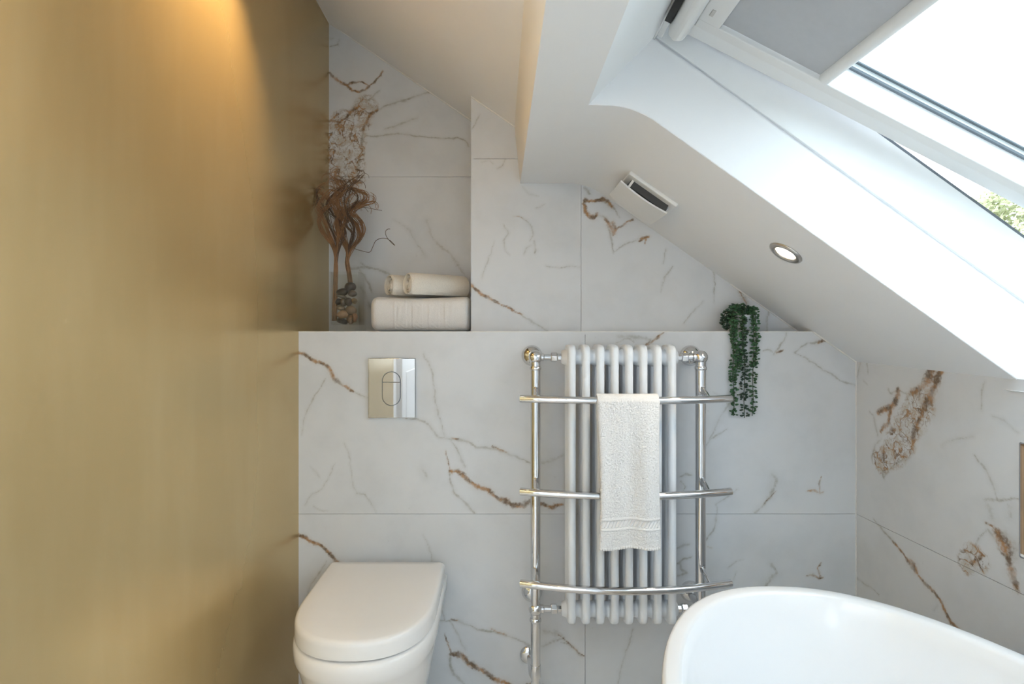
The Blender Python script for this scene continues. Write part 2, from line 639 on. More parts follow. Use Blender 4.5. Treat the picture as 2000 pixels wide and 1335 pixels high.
VU = [
    V('g', 2.4, .3, (938, 225), (930, 240), (925, 252)),
    V('g', 2.0, .4, (942, 316), (955, 312), (962, 320)),
    V('g', 2.2, .4, (986, 310), (980, 324), (970, 330)),
    V('r', 2.0, .5, (1002, 421), (1012, 420), (1022, 425)),
    V('g', 2.4, .35, (1016, 421), (1030, 430), (1038, 442), (1040, 456), (1036, 470)),
    V('g', 2.0, .25, (1044, 470), (1046, 486), (1042, 496)),
    V('g', 2.0, .4, (1038, 480), (1026, 486), (1022, 498)),
    V('g', 2.2, .45, (985, 440), (992, 455), (984, 470), (988, 490), (996, 498)),
    V('g', 2.2, .5, (965, 470), (956, 500), (945, 525), (942, 545)),
    V('r', 3.0, 0, (920, 556), (930, 566), (944, 578), (958, 585), (972, 590)),
    V('r', 2.2, .15, (970, 590), (990, 600), (1006, 608), (1020, 614)),
    V('g', 2.4, .2, (1014, 612), (1032, 624), (1050, 634), (1070, 646)),
    V('g', 2.6, .5, (1068, 520), (1090, 522), (1112, 520), (1134, 521)),
    V('g', 2.0, .55, (1020, 365), (1034, 380), (1052, 382)),
    V('g', 2.0, .55, (1046, 408), (1066, 398)),
]
VU3 = [
    V('r', 3.2, 0, (1140, 398), (1144, 388), (1152, 392), (1164, 392), (1176, 386), (1186, 392), (1194, 402)),
    V('r', 4.0, 0, (1142, 400), (1142, 412), (1150, 422), (1158, 424), (1166, 416)),
    V('g', 4.0, .1, (1142, 366), (1148, 372), (1152, 378)),
    V('g', 4.5, .1, (1176, 390), (1188, 396), (1200, 406)),
    V('g', 2.4, .2, (1200, 406), (1206, 418), (1210, 424)),
    V('g', 2.4, .2, (1164, 418), (1180, 424), (1186, 428)),
    V('r', 4.0, 0, (1184, 428), (1190, 438), (1196, 448), (1198, 458)),
    V('r', 6.0, .1, (1198, 436), (1200, 446), (1198, 456)),
    V('r', 2.4, .1, (1200, 452), (1212, 442), (1224, 434), (1236, 430)),
    V('g', 2.2, .15, (1188, 442), (1193, 460), (1195, 480), (1197, 496)),
    V('g', 2.2, .35, (1198, 494), (1212, 482), (1228, 474), (1246, 466)),
    V('r', 3.4, .05, (1248, 470), (1256, 465), (1266, 463)),
    V('r', 2.4, .1, (1258, 474), (1262, 466)),
    V('g', 2.2, .35, (1301, 486), (1299, 500), (1297, 515)),
    V('g', 2.2, .35, (1314, 520), (1306, 530), (1298, 542), (1292, 560), (1290, 570)),
    V('g', 2.2, .25, (1392, 530), (1394, 545), (1396, 565), (1394, 590)),
    V('g', 2.4, .5, (1374, 590), (1352, 608), (1336, 630)),
    V('g', 9.0, .4, (1446, 566), (1452, 580), (1460, 595)),
    V('r', 2.0, .4, (1444, 566), (1450, 578), (1456, 590), (1458, 606)),
    V('g', 2.6, .2, (1502, 600), (1497, 618), (1496, 648)),
    V('r', 2.6, .2, (1518, 605), (1540, 626), (1562, 646)),
]
VAL = [
    V('r', 3.0, .1, (644, 142), (654, 152), (664, 160), (676, 166), (688, 176), (700, 180), (714, 176), (722, 166)),
    V('r', 2.6, .15, (676, 166), (690, 162), (706, 160), (720, 166)),
    V('r', 2.2, .1, (722, 166), (736, 156), (744, 148), (748, 138)),
    V('g', 2.4, .3, (646, 90), (660, 88), (663, 76)),
    V('g', 2.4, .4, (644, 76), (652, 74)),
    V('b', 26, 0, (655, 345), (655, 300), (662, 262), (672, 240)),
    V('b', 22, 0, (690, 345), (690, 300), (692, 262), (705, 225), (714, 208)),
    V('r', 4.2, .1, (736, 214), (724, 224), (716, 236), (708, 252)),
    V('r', 3.4, .1, (640, 240), (652, 236), (664, 240), (672, 232)),
    V('r', 4.2, .15, (676, 232), (686, 218), (700, 208)),
    V('g', 3.4, .15, (708, 252), (706, 275), (706, 300), (698, 330), (700, 346)),
    V('g', 3.0, .2, (716, 206), (740, 212), (762, 205), (790, 196), (815, 186), (842, 180)),
    V('g', 2.4, .25, (706, 262), (735, 266), (765, 262), (800, 264), (835, 268), (870, 270), (895, 268), (908, 274), (916, 286)),
    V('g', 4.0, .5, (752, 252), (775, 246), (800, 236), (815, 230)),
    V('g', 4.0, .4, (690, 205), (720, 195), (740, 176)),
    V('g', 9.0, .55, (700, 200), (712, 186)),
]
VAL2 = [
    V('r', 3.0, .1, (646, 350), (654, 358), (664, 352), (678, 356), (688, 350)),
    V('b', 18, 0, (650, 345), (690, 348)),
    V('g', 3.6, .2, (684, 524), (702, 524), (716, 522)),
    V('g', 3.6, .2, (704, 514), (718, 522), (740, 526), (756, 534), (764, 540)),
    V('g', 3.6, .25, (702, 528), (714, 542), (724, 560), (728, 572)),
    V('g', 12., .45, (704, 560), (716, 580), (722, 600)),
    V('g', 8., .6, (834, 430), (842, 460), (858, 482), (880, 496), (896, 520), (914, 545)),
    V('g', 5., .7, (770, 430), (800, 450), (830, 500)),
]
VR = [
    V('r', 9, .05, (1822, 718), (1814, 736), (1808, 748)),
    V('r', 7, .1, (1808, 748), (1794, 762), (1780, 768)),
    V('g', 3, .2, (1780, 768), (1772, 780)),
    V('r', 6, 0, (1840, 724), (1828, 745), (1820, 760)),
    V('r', 9, .05, (1820, 760), (1810, 782), (1804, 800)),
    V('b', 24, 0, (1796, 790), (1782, 820), (1762, 850), (1748, 880)),
    V('b', 18, 0, (1770, 862), (1744, 886), (1720, 900)),
    V('r', 5, .1, (1804, 800), (1792, 824), (1786, 846), (1782, 870)),
    V('r', 5, 0, (1754, 762), (1750, 776), (1748, 786), (1738, 794), (1728, 798), (1714, 806)),
    V('r', 4, .1, (1740, 796), (1738, 810), (1736, 824), (1726, 836), (1720, 844)),
    V('g', 2, .15, (1748, 764), (1738, 768), (1734, 758)),
    V('g', 2, .2, (1758, 764), (1770, 770)),
    V('g', 2.4, .2, (1698, 802), (1706, 812), (1710, 830), (1714, 850)),
    V('g', 2.2, .2, (1706, 905), (1704, 892), (1710, 870), (1720, 855)),
    V('g', 2.2, .2, (1712, 902), (1722, 916), (1726, 932), (1738, 912), (1756, 900), (1778, 894), (1786, 876)),
    V('g', 2.6, .1, (1708, 1014), (1726, 1036), (1746, 1060)),
    V('r', 3, .1, (1744, 1058), (1760, 1078), (1772, 1094)),
    V('r', 6, 0, (1774, 1096), (1782, 1102), (1788, 1112)),
    V('r', 3.2, .05, (1788, 1114), (1806, 1138), (1824, 1156), (1838, 1174), (1848, 1196), (1858, 1214), (1876, 1232), (1900, 1260)),
    V('g', 3, .4, (1902, 886), (1916, 906), (1932, 930), (1942, 950), (1946, 972)),
    V('g', 3, .35, (1924, 976), (1946, 974), (1968, 975), (1996, 974)),
    V('g', 14, .62, (1930, 990), (1934, 1010)),
    V('g', 12, .62, (1974, 990), (1976, 1008)),
    V('r', 3, .25, (1924, 1022), (1936, 1026), (1946, 1036)),
    V('g', 2.4, .2, (1928, 1034), (1944, 1054), (1956, 1080)),
    V('r', 10, .15, (1948, 1036), (1962, 1066), (1970, 1092)),
    V('g', 10, .35, (1964, 1040), (1980, 1070), (1984, 1090)),
    V('r', 7, .15, (1970, 1092), (1978, 1118), (1988, 1150)),
    V('b', 14, 0, (1890, 1100), (1900, 1084), (1912, 1094)),
    V('g', 2.4, .3, (1886, 1098), (1898, 1076), (1914, 1046), (1926, 1036)),
    V('r', 4, .1, (1898, 1100), (1910, 1092), (1916, 1086)),
    V('g', 2.4, .25, (1680, 706), (1678, 720), (1674, 738)),
    V('g', 2.4, .35, (1694, 708), (1696, 730)),
    V('g', 2.4, .35, (1686, 742), (1694, 750)),
    V('g', 2.6, .5, (1922, 742), (1918, 760), (1916, 800)),
    V('g', 2.6, .5, (1938, 812), (1962, 820), (1988, 842)),
    V('g', 2.4, .5, (1672, 1128), (1700, 1146), (1716, 1160)),
    V('g', 2.0, .5, (1822, 1192), (1830, 1180)),
    V('g', 4, .65, (1840, 870), (1870, 856), (1900, 852)),
]


def tile(name, parent, a0, a1, b0, top, to_world, veins, conv, depth_vec, seed=0, res=0.004, extra=()):
    """one tile: dense face grid over (a, b), skirt going back along depth_vec. top: number or function of a"""
    ftop = top if callable(top) else (lambda a: top)
    na = max(2, int(math.ceil((a1 - a0) / res)))
    aa = np.array(sorted(set(list(np.linspace(a0, a1, na + 1)) + [e for e in extra if a0 < e < a1])))
    tops = np.array([ftop(float(a)) for a in aa])
    nb = max(2, int(math.ceil((tops.max() - b0) / res)))
    tt = np.linspace(0, 1, nb + 1)
    A = np.repeat(aa[:, None], nb + 1, 1)
    B = b0 + (tops[:, None] - b0) * tt[None, :]
    # domain warp makes the traced veins meander
    Aw = A + 0.0055 * fbm(A * 28, B * 28, seed + 1) + 0.0022 * fbm(A * 95, B * 95, seed + 5)
    Bw = B + 0.0055 * fbm(A * 28, B * 28, seed + 9) + 0.0022 * fbm(A * 95, B * 95, seed + 13)
    fr = np.full(A.shape, 9.0)
    fg = np.full(A.shape, 9.0)
    fb = np.zeros(A.shape)
    for kind, wd, weak, pts in veins:
        q = [conv(x, y) for x, y in pts]
        xs, ys = [p[0] for p in q], [p[1] for p in q]
        if max(xs) < a0 - .1 or min(xs) > a1 + .1 or max(ys) < b0 - .1 or min(ys) > tops.max() + .1:
            continue
        wm = wd * 0.00169 * (1.25 if kind == 'r' else 1.15)
        n = len(q)
        if kind == 'b':
            t = seg_field(Aw, Bw, q, [wm] * n)
            fb = np.maximum(fb, np.clip(1.25 - t * 0.7, 0, 1))
        else:
            wl = [wm * (0.75 if i in (0, n - 1) else 1.0) for i in range(n)]
            wob = 1.0 + 0.45 * fbm(A * 40 + 3.3, B * 40, seed + 21)
            t = seg_field(Aw, Bw, q, wl) / np.clip(wob, .4, 2) + weak
            if kind == 'r':
                fr = np.minimum(fr, t)
            else:
                fg = np.minimum(fg, t)
    na1 = len(aa)
    pts = to_world(A.ravel(), B.ravel())
    idx = np.arange(na1 * (nb + 1)).reshape(na1, nb + 1)
    quads = np.stack([idx[:-1, :-1].ravel(), idx[1:, :-1].ravel(), idx[1:, 1:].ravel(), idx[:-1, 1:].ravel()], 1)
    ring = list(idx[:, 0]) + list(idx[-1, 1:]) + list(idx[-2::-1, -1]) + list(idx[0, -2:0:-1])
    ring = [int(i) for i in ring]
    nv = len(pts)
    back = pts[ring] + np.array(depth_vec)[None, :]
    verts = np.concatenate([pts, back])
    fs = [tuple(int(i) for i in q) for q in quads]
    m = len(ring)
    fs += [(ring[i], nv + i, nv + (i + 1) % m, ring[(i + 1) % m]) for i in range(m)]
    me = bpy.data.meshes.new(name)
    me.from_pydata(verts.tolist(), [], fs)
    me.materials.append(M['marble'])
    ca = me.color_attributes.new('vein', 'FLOAT_COLOR', 'POINT')
    colr = np.ones((nv + m, 4), dtype=np.float32)
    r_, g_, b_ = np.clip(fr / 4, 0, 1).ravel(), np.clip(fg / 4, 0, 1).ravel(), fb.ravel()
    colr[:nv, 0], colr[:nv, 1], colr[:nv, 2] = r_, g_, b_
    colr[nv:, 0], colr[nv:, 1], colr[nv:, 2] = r_[ring], g_[ring], b_[ring]
    ca.data.foreach_set('color', colr.ravel())
    o = bpy.data.objects.new(name, me)
    COL.objects.link(o)
    if parent:
        o.parent = parent
    return o


G = 0.0006    # half a joint


def plane_conv(Y):
    return lambda x, y: ((x - VX) / FPX * Y, EYE - (y - VY) / FPX * Y)


def plane_world(Y):
    return lambda a, b: np.stack([a, np.full_like(a, Y), b], 1)


# ================================================================== STRUCTURE
# floor
fl = struct(MB().box(-0.9, 1.45, YREAR - .1, 2.3, -0.1, -0.001).build('floor', M['grout']))
for i, x in enumerate(np.arange(-0.86, 1.3, 0.6)):
    for j, y in enumerate(np.arange(-1.9, 1.8, 0.6)):
        MB().box(x + .001, min(x + .599, 1.4), y + .001, y + .599, -0.001, 0.0).build('floor_tile', M['floor'], fl)

# far wall: boxed-in lower part with ledge
wf = struct(MB().box(-0.80, 1.45, D + .009, 2.32, 0.0, ZS - .011).build('wall_far', M['grout']))
JX = (1143 - VX) / FPX * D
JZ = EYE - (1003 - VY) / FPX * D
cv, pw = plane_conv(D), plane_world(D)
bk = (0, 0.010, 0)
TT = ZS - 0.0005
tile('tile', wf, XL, JX - G, JZ + G, TT, pw, VA, cv, bk, 3)
tile('tile', wf, JX + G, xr(D) + .004, JZ + G, lambda a: min(TT, ZB - SL * a + .002), pw, VBt, cv, bk, 5)
tile('tile', wf, XL, JX - G, JZ - .6 + G, JZ - G, pw, VA2, cv, bk, 3 + 2)
tile('tile', wf, JX + G, xr(D) + .004, JZ - .6 + G, JZ - G, pw, VBb, cv, bk, 8)
tile('tile', wf, XL, JX - G, 0.0, JZ - .6 - G, pw, [], cv, bk, 9, res=.02)
tile('tile', wf, JX + G, xr(D) + .004, 0.0, JZ - .6 - G, pw, [], cv, bk, 10, res=.02)
# ledge slab on top
lw = lambda a, b: np.stack([a, b, np.full_like(a, ZS)], 1)
tile('ledge_tile', wf, XL, 0.45, D + .0006, D2, lw, [], lambda x, y: (0, 0), (0, 0, -0.010), 11, res=.03)
tile('ledge_tile', wf, 0.452, 1.036, D + .0006, D2, lw, [], lambda x, y: (0, 0), (0, 0, -0.010), 12, res=.03)

# wall above the ledge
wu = struct(MB().box(ALX + .009, 1.45, D1 + .009, 2.32, ZS - .011, 2.75).build('wall_far_upper', M['grout']))
cv, pw = plane_conv(D1), plane_world(D1)
JX1 = (1135 - VX) / FPX * D1
JZ1 = EYE - (310 - VY) / FPX * D1


def top_u(a):
    t = zright(a) + .002 if a > BX1 else 9
    return min(JZ1 - G, t)


tile('tile', wu, ALX, JX1 - G, ZS, top_u, pw, VU, cv, bk, 21, extra=(BX1 - .0004, BX1 + .0004))
tile('tile', wu, ALX, 0.066, JZ1 + G, lambda a: max(JZ1 + .002, zleft(a) + .002), pw, VU, cv, bk, 22)
tile('tile', wu, JX1 + G, 1.036, ZS, lambda a: max(ZS + .0005, zright(a) + .002), pw, VU3, cv, bk, 23)
# side of the alcove
tile('tile', wu, D1 + .0005, D2, ZS, zleft(ALX) + .002, lambda a, b: np.stack([np.full_like(a, ALX), a, b], 1), [],
     lambda x, y: (0, 0), (0.010, 0, 0), 24, res=.03)

# alcove back
wa = struct(MB().box(-0.80, ALX + .02, D2 + .009, 2.32, ZS - .011, 2.75).build('wall_alcove', M['grout']))
cv, pw = plane_conv(D2), plane_world(D2)
JZ2 = EYE - (345 - VY) / FPX * D2
tile('tile', wa, XL, ALX, ZS, JZ2 - G, pw, VAL2 + VAL, cv, bk, 31)
tile('tile', wa, XL, ALX, JZ2 + G, lambda a: zleft(a) + .003, pw, VAL, cv, bk, 32)

# right wall (knee wall), tiles to the slope
TW = 0.010
NY0, NY1, NZ0, NZ1 = 0.96, 1.2715, 0.677, 0.937     # niche in the right wall


def wall_block(m, y0, y1, z0, z1, o0=TW, x1=1.5):
    b_ = [(xr(y0) + o0, y0, z0), (x1, y0, z0), (x1, y1, z0), (xr(y1) + o0, y1, z0)]
    return m.rings([b_, [(p[0], p[1], z1) for p in b_]])


mw = MB()
wall_block(mw, YREAR - .1, NY0, 0, 1.02)
wall_block(mw, NY1, 2.0, 0, 1.02)
wall_block(mw, NY0, NY1, 0, NZ0)
wall_block(mw, NY0, NY1, NZ1, 1.02)
wall_block(mw, NY0, NY1, NZ0, NZ1, .10)
wr = struct(mw.build('wall_right', M['grout']))
ni = MB()
ND = .095
wall_block(ni, NY0 + .006, NY1 - .006, NZ0 + .006, NZ1 - .006, ND - .004, xr(1.0) + .11)
for y0_, y1_, z0_, z1_ in ((NY0, NY0 + .006, NZ0, NZ1), (NY1 - .006, NY1, NZ0, NZ1), (NY0, NY1, NZ1 - .006, NZ1)):
    b_ = [(xr(y0_) + .001, y0_, z0_), (xr(y0_) + ND, y0_, z0_), (xr(y1_) + ND, y1_, z0_), (xr(y1_) + .001, y1_, z0_)]
    ni.rings([b_, [(p[0], p[1], z1_) for p in b_]])
nio = struct(ni.build('wall_niche', M['bronze']), 'recessed wall niche lined in bronze gold above the bathtub')
b_ = [(xr(NY0), NY0, NZ0), (xr(NY0) + ND, NY0, NZ0), (xr(NY1) + ND, NY1, NZ0), (xr(NY1), NY1, NZ0)]
MB().rings([b_, [(p[0], p[1], NZ0 + .006) for p in b_]]).build('niche_sill', M['ceramic'], nio)
te = MB()
for y0_, y1_, z0_, z1_ in ((NY0 - .002, NY0 + .001, NZ0, NZ1), (NY1 - .001, NY1 + .002, NZ0, NZ1), (NY0, NY1, NZ1 - .001, NZ1 + .002), (NY0, NY1, NZ0 - .002, NZ0 + .001)):
    b_ = [(xr(y0_) - .0025, y0_, z0_), (xr(y0_) + .006, y0_, z0_), (xr(y1_) + .006, y1_, z0_), (xr(y1_) - .0025, y1_, z0_)]
    te.rings([b_, [(p[0], p[1], z1_) for p in b_]])
te.build('edge_trim', M['chrome'], nio)


def conv_r(x, y):                       # pixel -> (Y, Z) on the right wall
    k = (x - VX) / FPX
    Y = (1.178 + 0.033 * D) / (k + 0.033)
    return (Y, EYE - (y - VY) / FPX * Y)


rw = lambda a, b: np.stack([1.178 + 0.033 * (D - a), a, b], 1)
rdep = (TW, 0, 0)
zr_top = lambda a: ZB - SL * xr(a) + .002
tile('tile', wr, NY1, D, JZ + G, zr_top, rw, VR, conv_r, rdep, 41)
tile('tile', wr, NY0, NY1, NZ1, zr_top, rw, VR, conv_r, rdep, 41)
tile('tile', wr, NY0, NY1, JZ + G, NZ0, rw, VR, conv_r, rdep, 41)
tile('tile', wr, 0.6, D, JZ - .6 + G, JZ - G, rw, VR, conv_r, rdep, 42)
tile('tile', wr, -0.25, NY0 - 2 * G, JZ + G, zr_top, rw, [], conv_r, rdep, 43, res=.03)
tile('tile', wr, -0.6, .6 - 2 * G, JZ - .6 + G, JZ - G, rw, [], conv_r, rdep, 44, res=.03)
tile('tile', wr, YREAR, -.25 - 2 * G, JZ + G, zr_top, rw, [], conv_r, rdep, 45, res=.03)
tile('tile', wr, YREAR, -.6 - 2 * G, JZ - .6 + G, JZ - G, rw, [], conv_r, rdep, 46, res=.03)
tile('tile', wr, 0.6, D, 0, JZ - .6 - G, rw, [], conv_r, rdep, 47, res=.03)
tile('tile', wr, YREAR, .6 - 2 * G, 0, JZ - .6 - G, rw, [], conv_r, rdep, 48, res=.03)

# left: gold panel wall, plastered behind
struct(MB().box(XL - .14, XL - .008, YREAR - .1, 2.32, 0, 2.75).build('wall_left', M['plaster']))
struct(MB().box(XL - .008, XL, 0.16, D2 + .012, 0, zleft(XL) + .02).build('wall_left_panel', M['gold']),
       'tall brushed gold metallic wall panel')
RW = (-0.60, 0.00, 0.80, 1.40)           # unseen window added for fill light in the rear wall: x0, x1, z0, z1
rwl = MB()
for bx_ in ((-.9, RW[0], 0, 2.75), (RW[1], 1.5, 0, 2.75), (RW[0], RW[1], 0, RW[2]), (RW[0], RW[1], RW[3], 2.75)):
    rwl.box(bx_[0], bx_[1], YREAR - .12, YREAR, bx_[2], bx_[3])
struct(rwl.build('wall_rear', M['plaster']))
w2 = MB()
for bx_ in ((RW[0], RW[0] + .06, RW[2], RW[3]), (RW[1] - .06, RW[1], RW[2], RW[3]), (RW[0] + .06, RW[1] - .06, RW[2], RW[2] + .06), (RW[0] + .06, RW[1] - .06, RW[3] - .06, RW[3])):
    w2.box(bx_[0], bx_[1], YREAR - .09, YREAR - .03, bx_[2], bx_[3])
w2o = struct(w2.build('fill_window', M['white'], bevel=.003))  # added behind the camera to light the far wall frontally
MB().box(RW[0] + .055, RW[1] - .055, YREAR - .065, YREAR - .060, RW[2] + .055, RW[3] - .055).build('pane', M['glass'], w2o)
MB().box(RW[0] - .04, RW[1] + .04, YREAR - .03, YREAR + .05, RW[2] - .03, RW[2] - .001).build('window_sill', M['white'], w2o, bevel=.004)
portal('fill_window_portal', ((RW[0] + RW[1]) / 2, YREAR - .14, (RW[2] + RW[3]) / 2), (R(90), 0, 0), RW[1] - RW[0], RW[3] - RW[2])
# door in the plastered stretch behind the camera
door = struct(MB().box(XL - .010, XL + .022, -0.86, -0.06, 0.004, 1.98).build('door_1', M['white'], bevel=.002))
for z0, z1 in ((.2, .92), (1.06, 1.82)):
    MB().box(XL + .021, XL + .026, -.74, -.18, z0, z1).build('door_panel', M['white'], door, bevel=.003)
hd = MB().tube([(XL + .02, -.78, 1.0), (XL + .07, -.78, 1.0)], .009).tube([(XL + .068, -.79, 1.0), (XL + .068, -.67, 1.0)], .009)
hd.build('door_handle', M['chrome'], door, smooth=40)
tr = MB().box(XL - .01, XL + .03, -.94, -.862, 0, 2.06).box(XL - .01, XL + .03, -.058, .02, 0, 2.06).box(XL - .01, XL + .03, -.94, .02, 1.982, 2.06)
struct(tr.build('trim_1', M['white'], bevel=.002))

# ceilings
TH = 0.06
xl_, xr_ = XL - .1, BX0
lp = [(xl_, zleft(xl_)), (xr_ + .001, zleft(xr_)), (xr_ + .001, zleft(xr_) + TH), (xl_, zleft(xl_) + TH)]
struct(MB().prism(lp, YREAR - .05, 2.30).build('ceiling_left', M['plaster']))


def prof(xa, xb, n=14):
    xs = sorted(set([xa, xb] + [x for x in np.linspace(XC - FT, XC + FT * CA, n) if xa < x < xb]))
    return [(x, zright(x)) for x in xs]


def slab(xa, xb):
    lo = prof(xa, xb)
    hi = [(lo[-1][0] + .03, lo[-1][1] + .045), (xa, lo[0][1] + .06)] if xa > .1 else None
    return lo


XE = 1.40
# full-profile slab: beam side, soffit, slope; closed on top parallel to the slope
low = [(BX0, zleft(BX0) + .05), (BX0, zleft(BX0))] + prof(BX1, XE)
full = low + [(XE + .03, zright(XE) + .06)] + [(0.26, ZFLAT + .10), (BX0 + .05, zleft(BX0) + .05)]
beam = [(BX0, zleft(BX0) + .05), (BX0, zleft(BX0)), (BX1, ZFLAT), (WXH, ZFLAT), (WXH + .02, ZFLAT + .03), (WXH - .01, ZFLAT + .2), (BX0 + .05, zleft(BX0) + .05)]
V0, V1 = -1.75, -0.21                    # second skylight added for fill, unseen behind the camera
mb = MB().prism(full, yrev, 2.30).prism(full, V1, WY0).prism(full, YREAR - .05, V0)
mb.prism(beam, WY0 - .001, lambda x: yrev(x) + .001).prism(beam, V0 - .001, V1 + .001)
struct(mb.build('ceiling_right', M['plaster'], smooth=20))


# ------------------------------------------------------------------ skylight reveal + roof window
def SP(s, wv):                           # slope coordinates -> X, Z
    return (s * CA + wv * SA, ZB - s * SA + wv * CA)


GR = 0.150                               # lining depth
S0, S1 = 0.3246, 1.50                    # frame, along the slope
gx0, gz0 = SP(S0 - .004, GR)
gx1, gz1 = SP(S1, GR)
lining = [(x_, z_ + .0012) for x_, z_ in prof(WXH, xr(1.27) + .06)] + [(gx1 + .1, gz1 - .07), (gx0, gz0)]
rv = MB().prism(lining, lambda x: yrev(x) - .0012, lambda x: yrev(x) + .03)
rv.prism(lining, WY0 - .03, WY0 + .0012)
# head lining and sill lining
hx, hz = gx0, gz0
rv.prism([(WXH, ZFLAT), (hx, hz), (hx - .04, hz + .03), (WXH - .05, ZFLAT + .03)], WY0 - .03, lambda x: yrev(x) + .03)
bx = xr(1.0) + .005
rv.prism([(bx - .02, 1.055), (bx + .018, ZB - SL * (bx + .018)), (bx + .075, 1.235), (bx + .16, 1.235), (bx + .16, 1.055)], WY0 - .03, lambda x: yrev(x) + .03)
rv.prism(lining, V0 - .03, V0 + .0012)  # lining of the added rear skylight from here on
rv.prism(lining, V1 - .0012, V1 + .03)
rv.prism([(WXH, ZFLAT), (hx, hz), (hx - .04, hz + .03), (WXH - .05, ZFLAT + .03)], V0 - .03, V1 + .03)
bx2 = xr(-.8) + .005
rv.prism([(bx2 - .02, 1.02), (bx2 + .018, ZB - SL * (bx2 + .018)), (bx2 + .075, 1.20), (bx2 + .16, 1.20), (bx2 + .16, 1.02)], V0 - .03, V1 + .03)
struct(rv.build('trim_2', M['plaster']), 'white plastered lining of the skylight opening')

window = bpy.data.objects.new('window_1', None)
COL.objects.link(window)
window['kind'] = 'structure'
window['label'] = 'white centre-pivot roof window standing ajar'


def wprism(poly, y0, y1):
    """prism in window space, following the slightly skewed reveal"""
    return MB().prism(poly, lambda x: y0 + .024 * (x - .2), lambda x: y1 + .024 * (x - .2))


def srect(s0, s1, w0, w1):
    return [SP(s0, w0), SP(s1, w0), SP(s1, w1), SP(s0, w1)]


YF = 1.2577
# groove (recessed shadow gap) behind lining / frame joint
wprism(srect(S0 - .03, S1, GR - .01, GR + .02), YF + .009, YF + .03).build('frame_groove', M['plaster'], window)
jamb = wprism(srect(S0, S1, GR + .010, GR + .130), YF + .002, YF + .05)
fr_o = jamb.build('frame_jamb', M['white'], window, bevel=.002)
MB_near = wprism(srect(S0, S1, GR + .006, GR + .130), WY0 - .05, WY0 - .002).build('frame_jamb', M['white'], window, bevel=.002)
wprism(srect(S0 - .05, S0, GR + .004, GR + .130), WY0 - .05, YF + .05).build('frame_head', M['white'], window, bevel=.003)
wprism(srect(S1 - .045, S1 + .02, GR - .01, GR + .125), WY0 - .05, YF + .05).build('frame_sill', M['white'], window, bevel=.003)
wprism(srect(S0 - .002, S0 + .012, GR + .012, GR + .024), WY0, YF).build('frame_bead', M['white'], window, bevel=.003)
# grey weather strip on the outer arris of the jamb
wprism(srect(S0, S1, GR + .129, GR + .135), YF + .002, YF + .03).build('weather_strip', M['gasket'], window)

# sash, open: shallower pitch
SO = (0.6035, 1.7717)
UD = (0.8944, -0.4472)
UN = (0.4472, 0.8944)


def UP(u, wv):
    return (SO[0] + u * UD[0] + wv * UN[0], SO[1] + u * UD[1] + wv * UN[1])


def urect(u0, u1, w0, w1):
    return [UP(u0, w0), UP(u1, w0), UP(u1, w1), UP(u0, w1)]


U0, U1 = -0.243, 0.86
YS1, YS0 = 1.245, 0.13
sash = bpy.data.objects.new('sash', None)
COL.objects.link(sash)
sash.parent = window
wprism(urect(U0, U1, 0, .10), 1.204, YS1).build('stile', M['white'], sash, bevel=.002)
wprism(urect(U0, U1, 0, .10), YS0, YS0 + .041).build('stile', M['white'], sash, bevel=.002)
wprism(urect(U0, U0 + .075, 0.004, .10), YS0 + .04, 1.205).build('top_rail', M['white'], sash, bevel=.002)
wprism(urect(U1 - .07, U1, 0.0, .10), YS0 + .04, 1.205).build('bottom_rail', M['white'], sash, bevel=.002)
wprism(urect(U0 + .07, U1 - .065, .080, .084), YS0 + .035, 1.210).build('pane', M['glass'], sash)
wprism(urect(U0 + .07, U1 - .065, .092, .096), YS0 + .035, 1.210).build('pane', M['glass'], sash)
wprism(urect(U0 + .07, U1 - .065, .070, .075), 1.197, 1.205).build('gasket', M['gasket'], sash)
wprism(urect(U0 + .07, U1 - .065, .088, .091), 1.197, 1.205).build('gasket', M['gasket'], sash)
# ventilation flap bar along the top rail
flap_poly = [UP(-.243, -.002), UP(-.250, -.030), UP(-.243, -.058), UP(-.226, -.068), UP(-.209, -.060), UP(-.203, -.036), UP(-.206, -.002)]
wprism(flap_poly, .40, 1.185).build('vent_flap', M['plastic'], sash, smooth=50, bevel=.006)
wprism(urect(-.262, -.247, -.05, .03), .42, 1.160).build('vent_slot_shade', M['black'], sash)  # black strip stands in for the shade in the vent gap
wprism(urect(-.292, -.262, -.032, .03), YS0, 1.235).build('head_cover', M['white'], sash, bevel=.004)

# blind in the sash
bl = thing('roller_blind', 'grey fabric roller blind half drawn in white side channels of the roof window', 'blind', (0.5, 0.7, 1.80))
wprism(urect(U0 + .045, U1 - .08, -.002, .018), 1.176, 1.2035).build('side_channel', M['plastic'], bl, bevel=.002)
wprism(urect(U0 + .045, U1 - .08, -.002, .018), YS0 + .042, YS0 + .068).build('side_channel', M['plastic'], bl, bevel=.002)
hr = wprism(urect(-.200, -.149, -.004, .030), YS0 + .069, 1.1755).build('headrail', M['plastic'], bl, bevel=.003)
wprism(urect(-.184, -.176, -.006, -.003), 1.128, 1.148).build('marker', M['steel'], hr, bevel=.001)
wprism(urect(-.149, .090, .010, .0115), YS0 + .0685, 1.1752).build('fabric', M['blind'], bl)
bar = MB()
bp_ = [UP(.088 + .014 * (1 - math.cos(a)), .011 - .016 * math.sin(a)) for a in np.linspace(0, math.pi, 9)] + [UP(.116, .016), UP(.088, .016)]
wprism(bp_, YS0 + .069, 1.1750).build('bottom_bar', M['plastic'], bl, smooth=40)

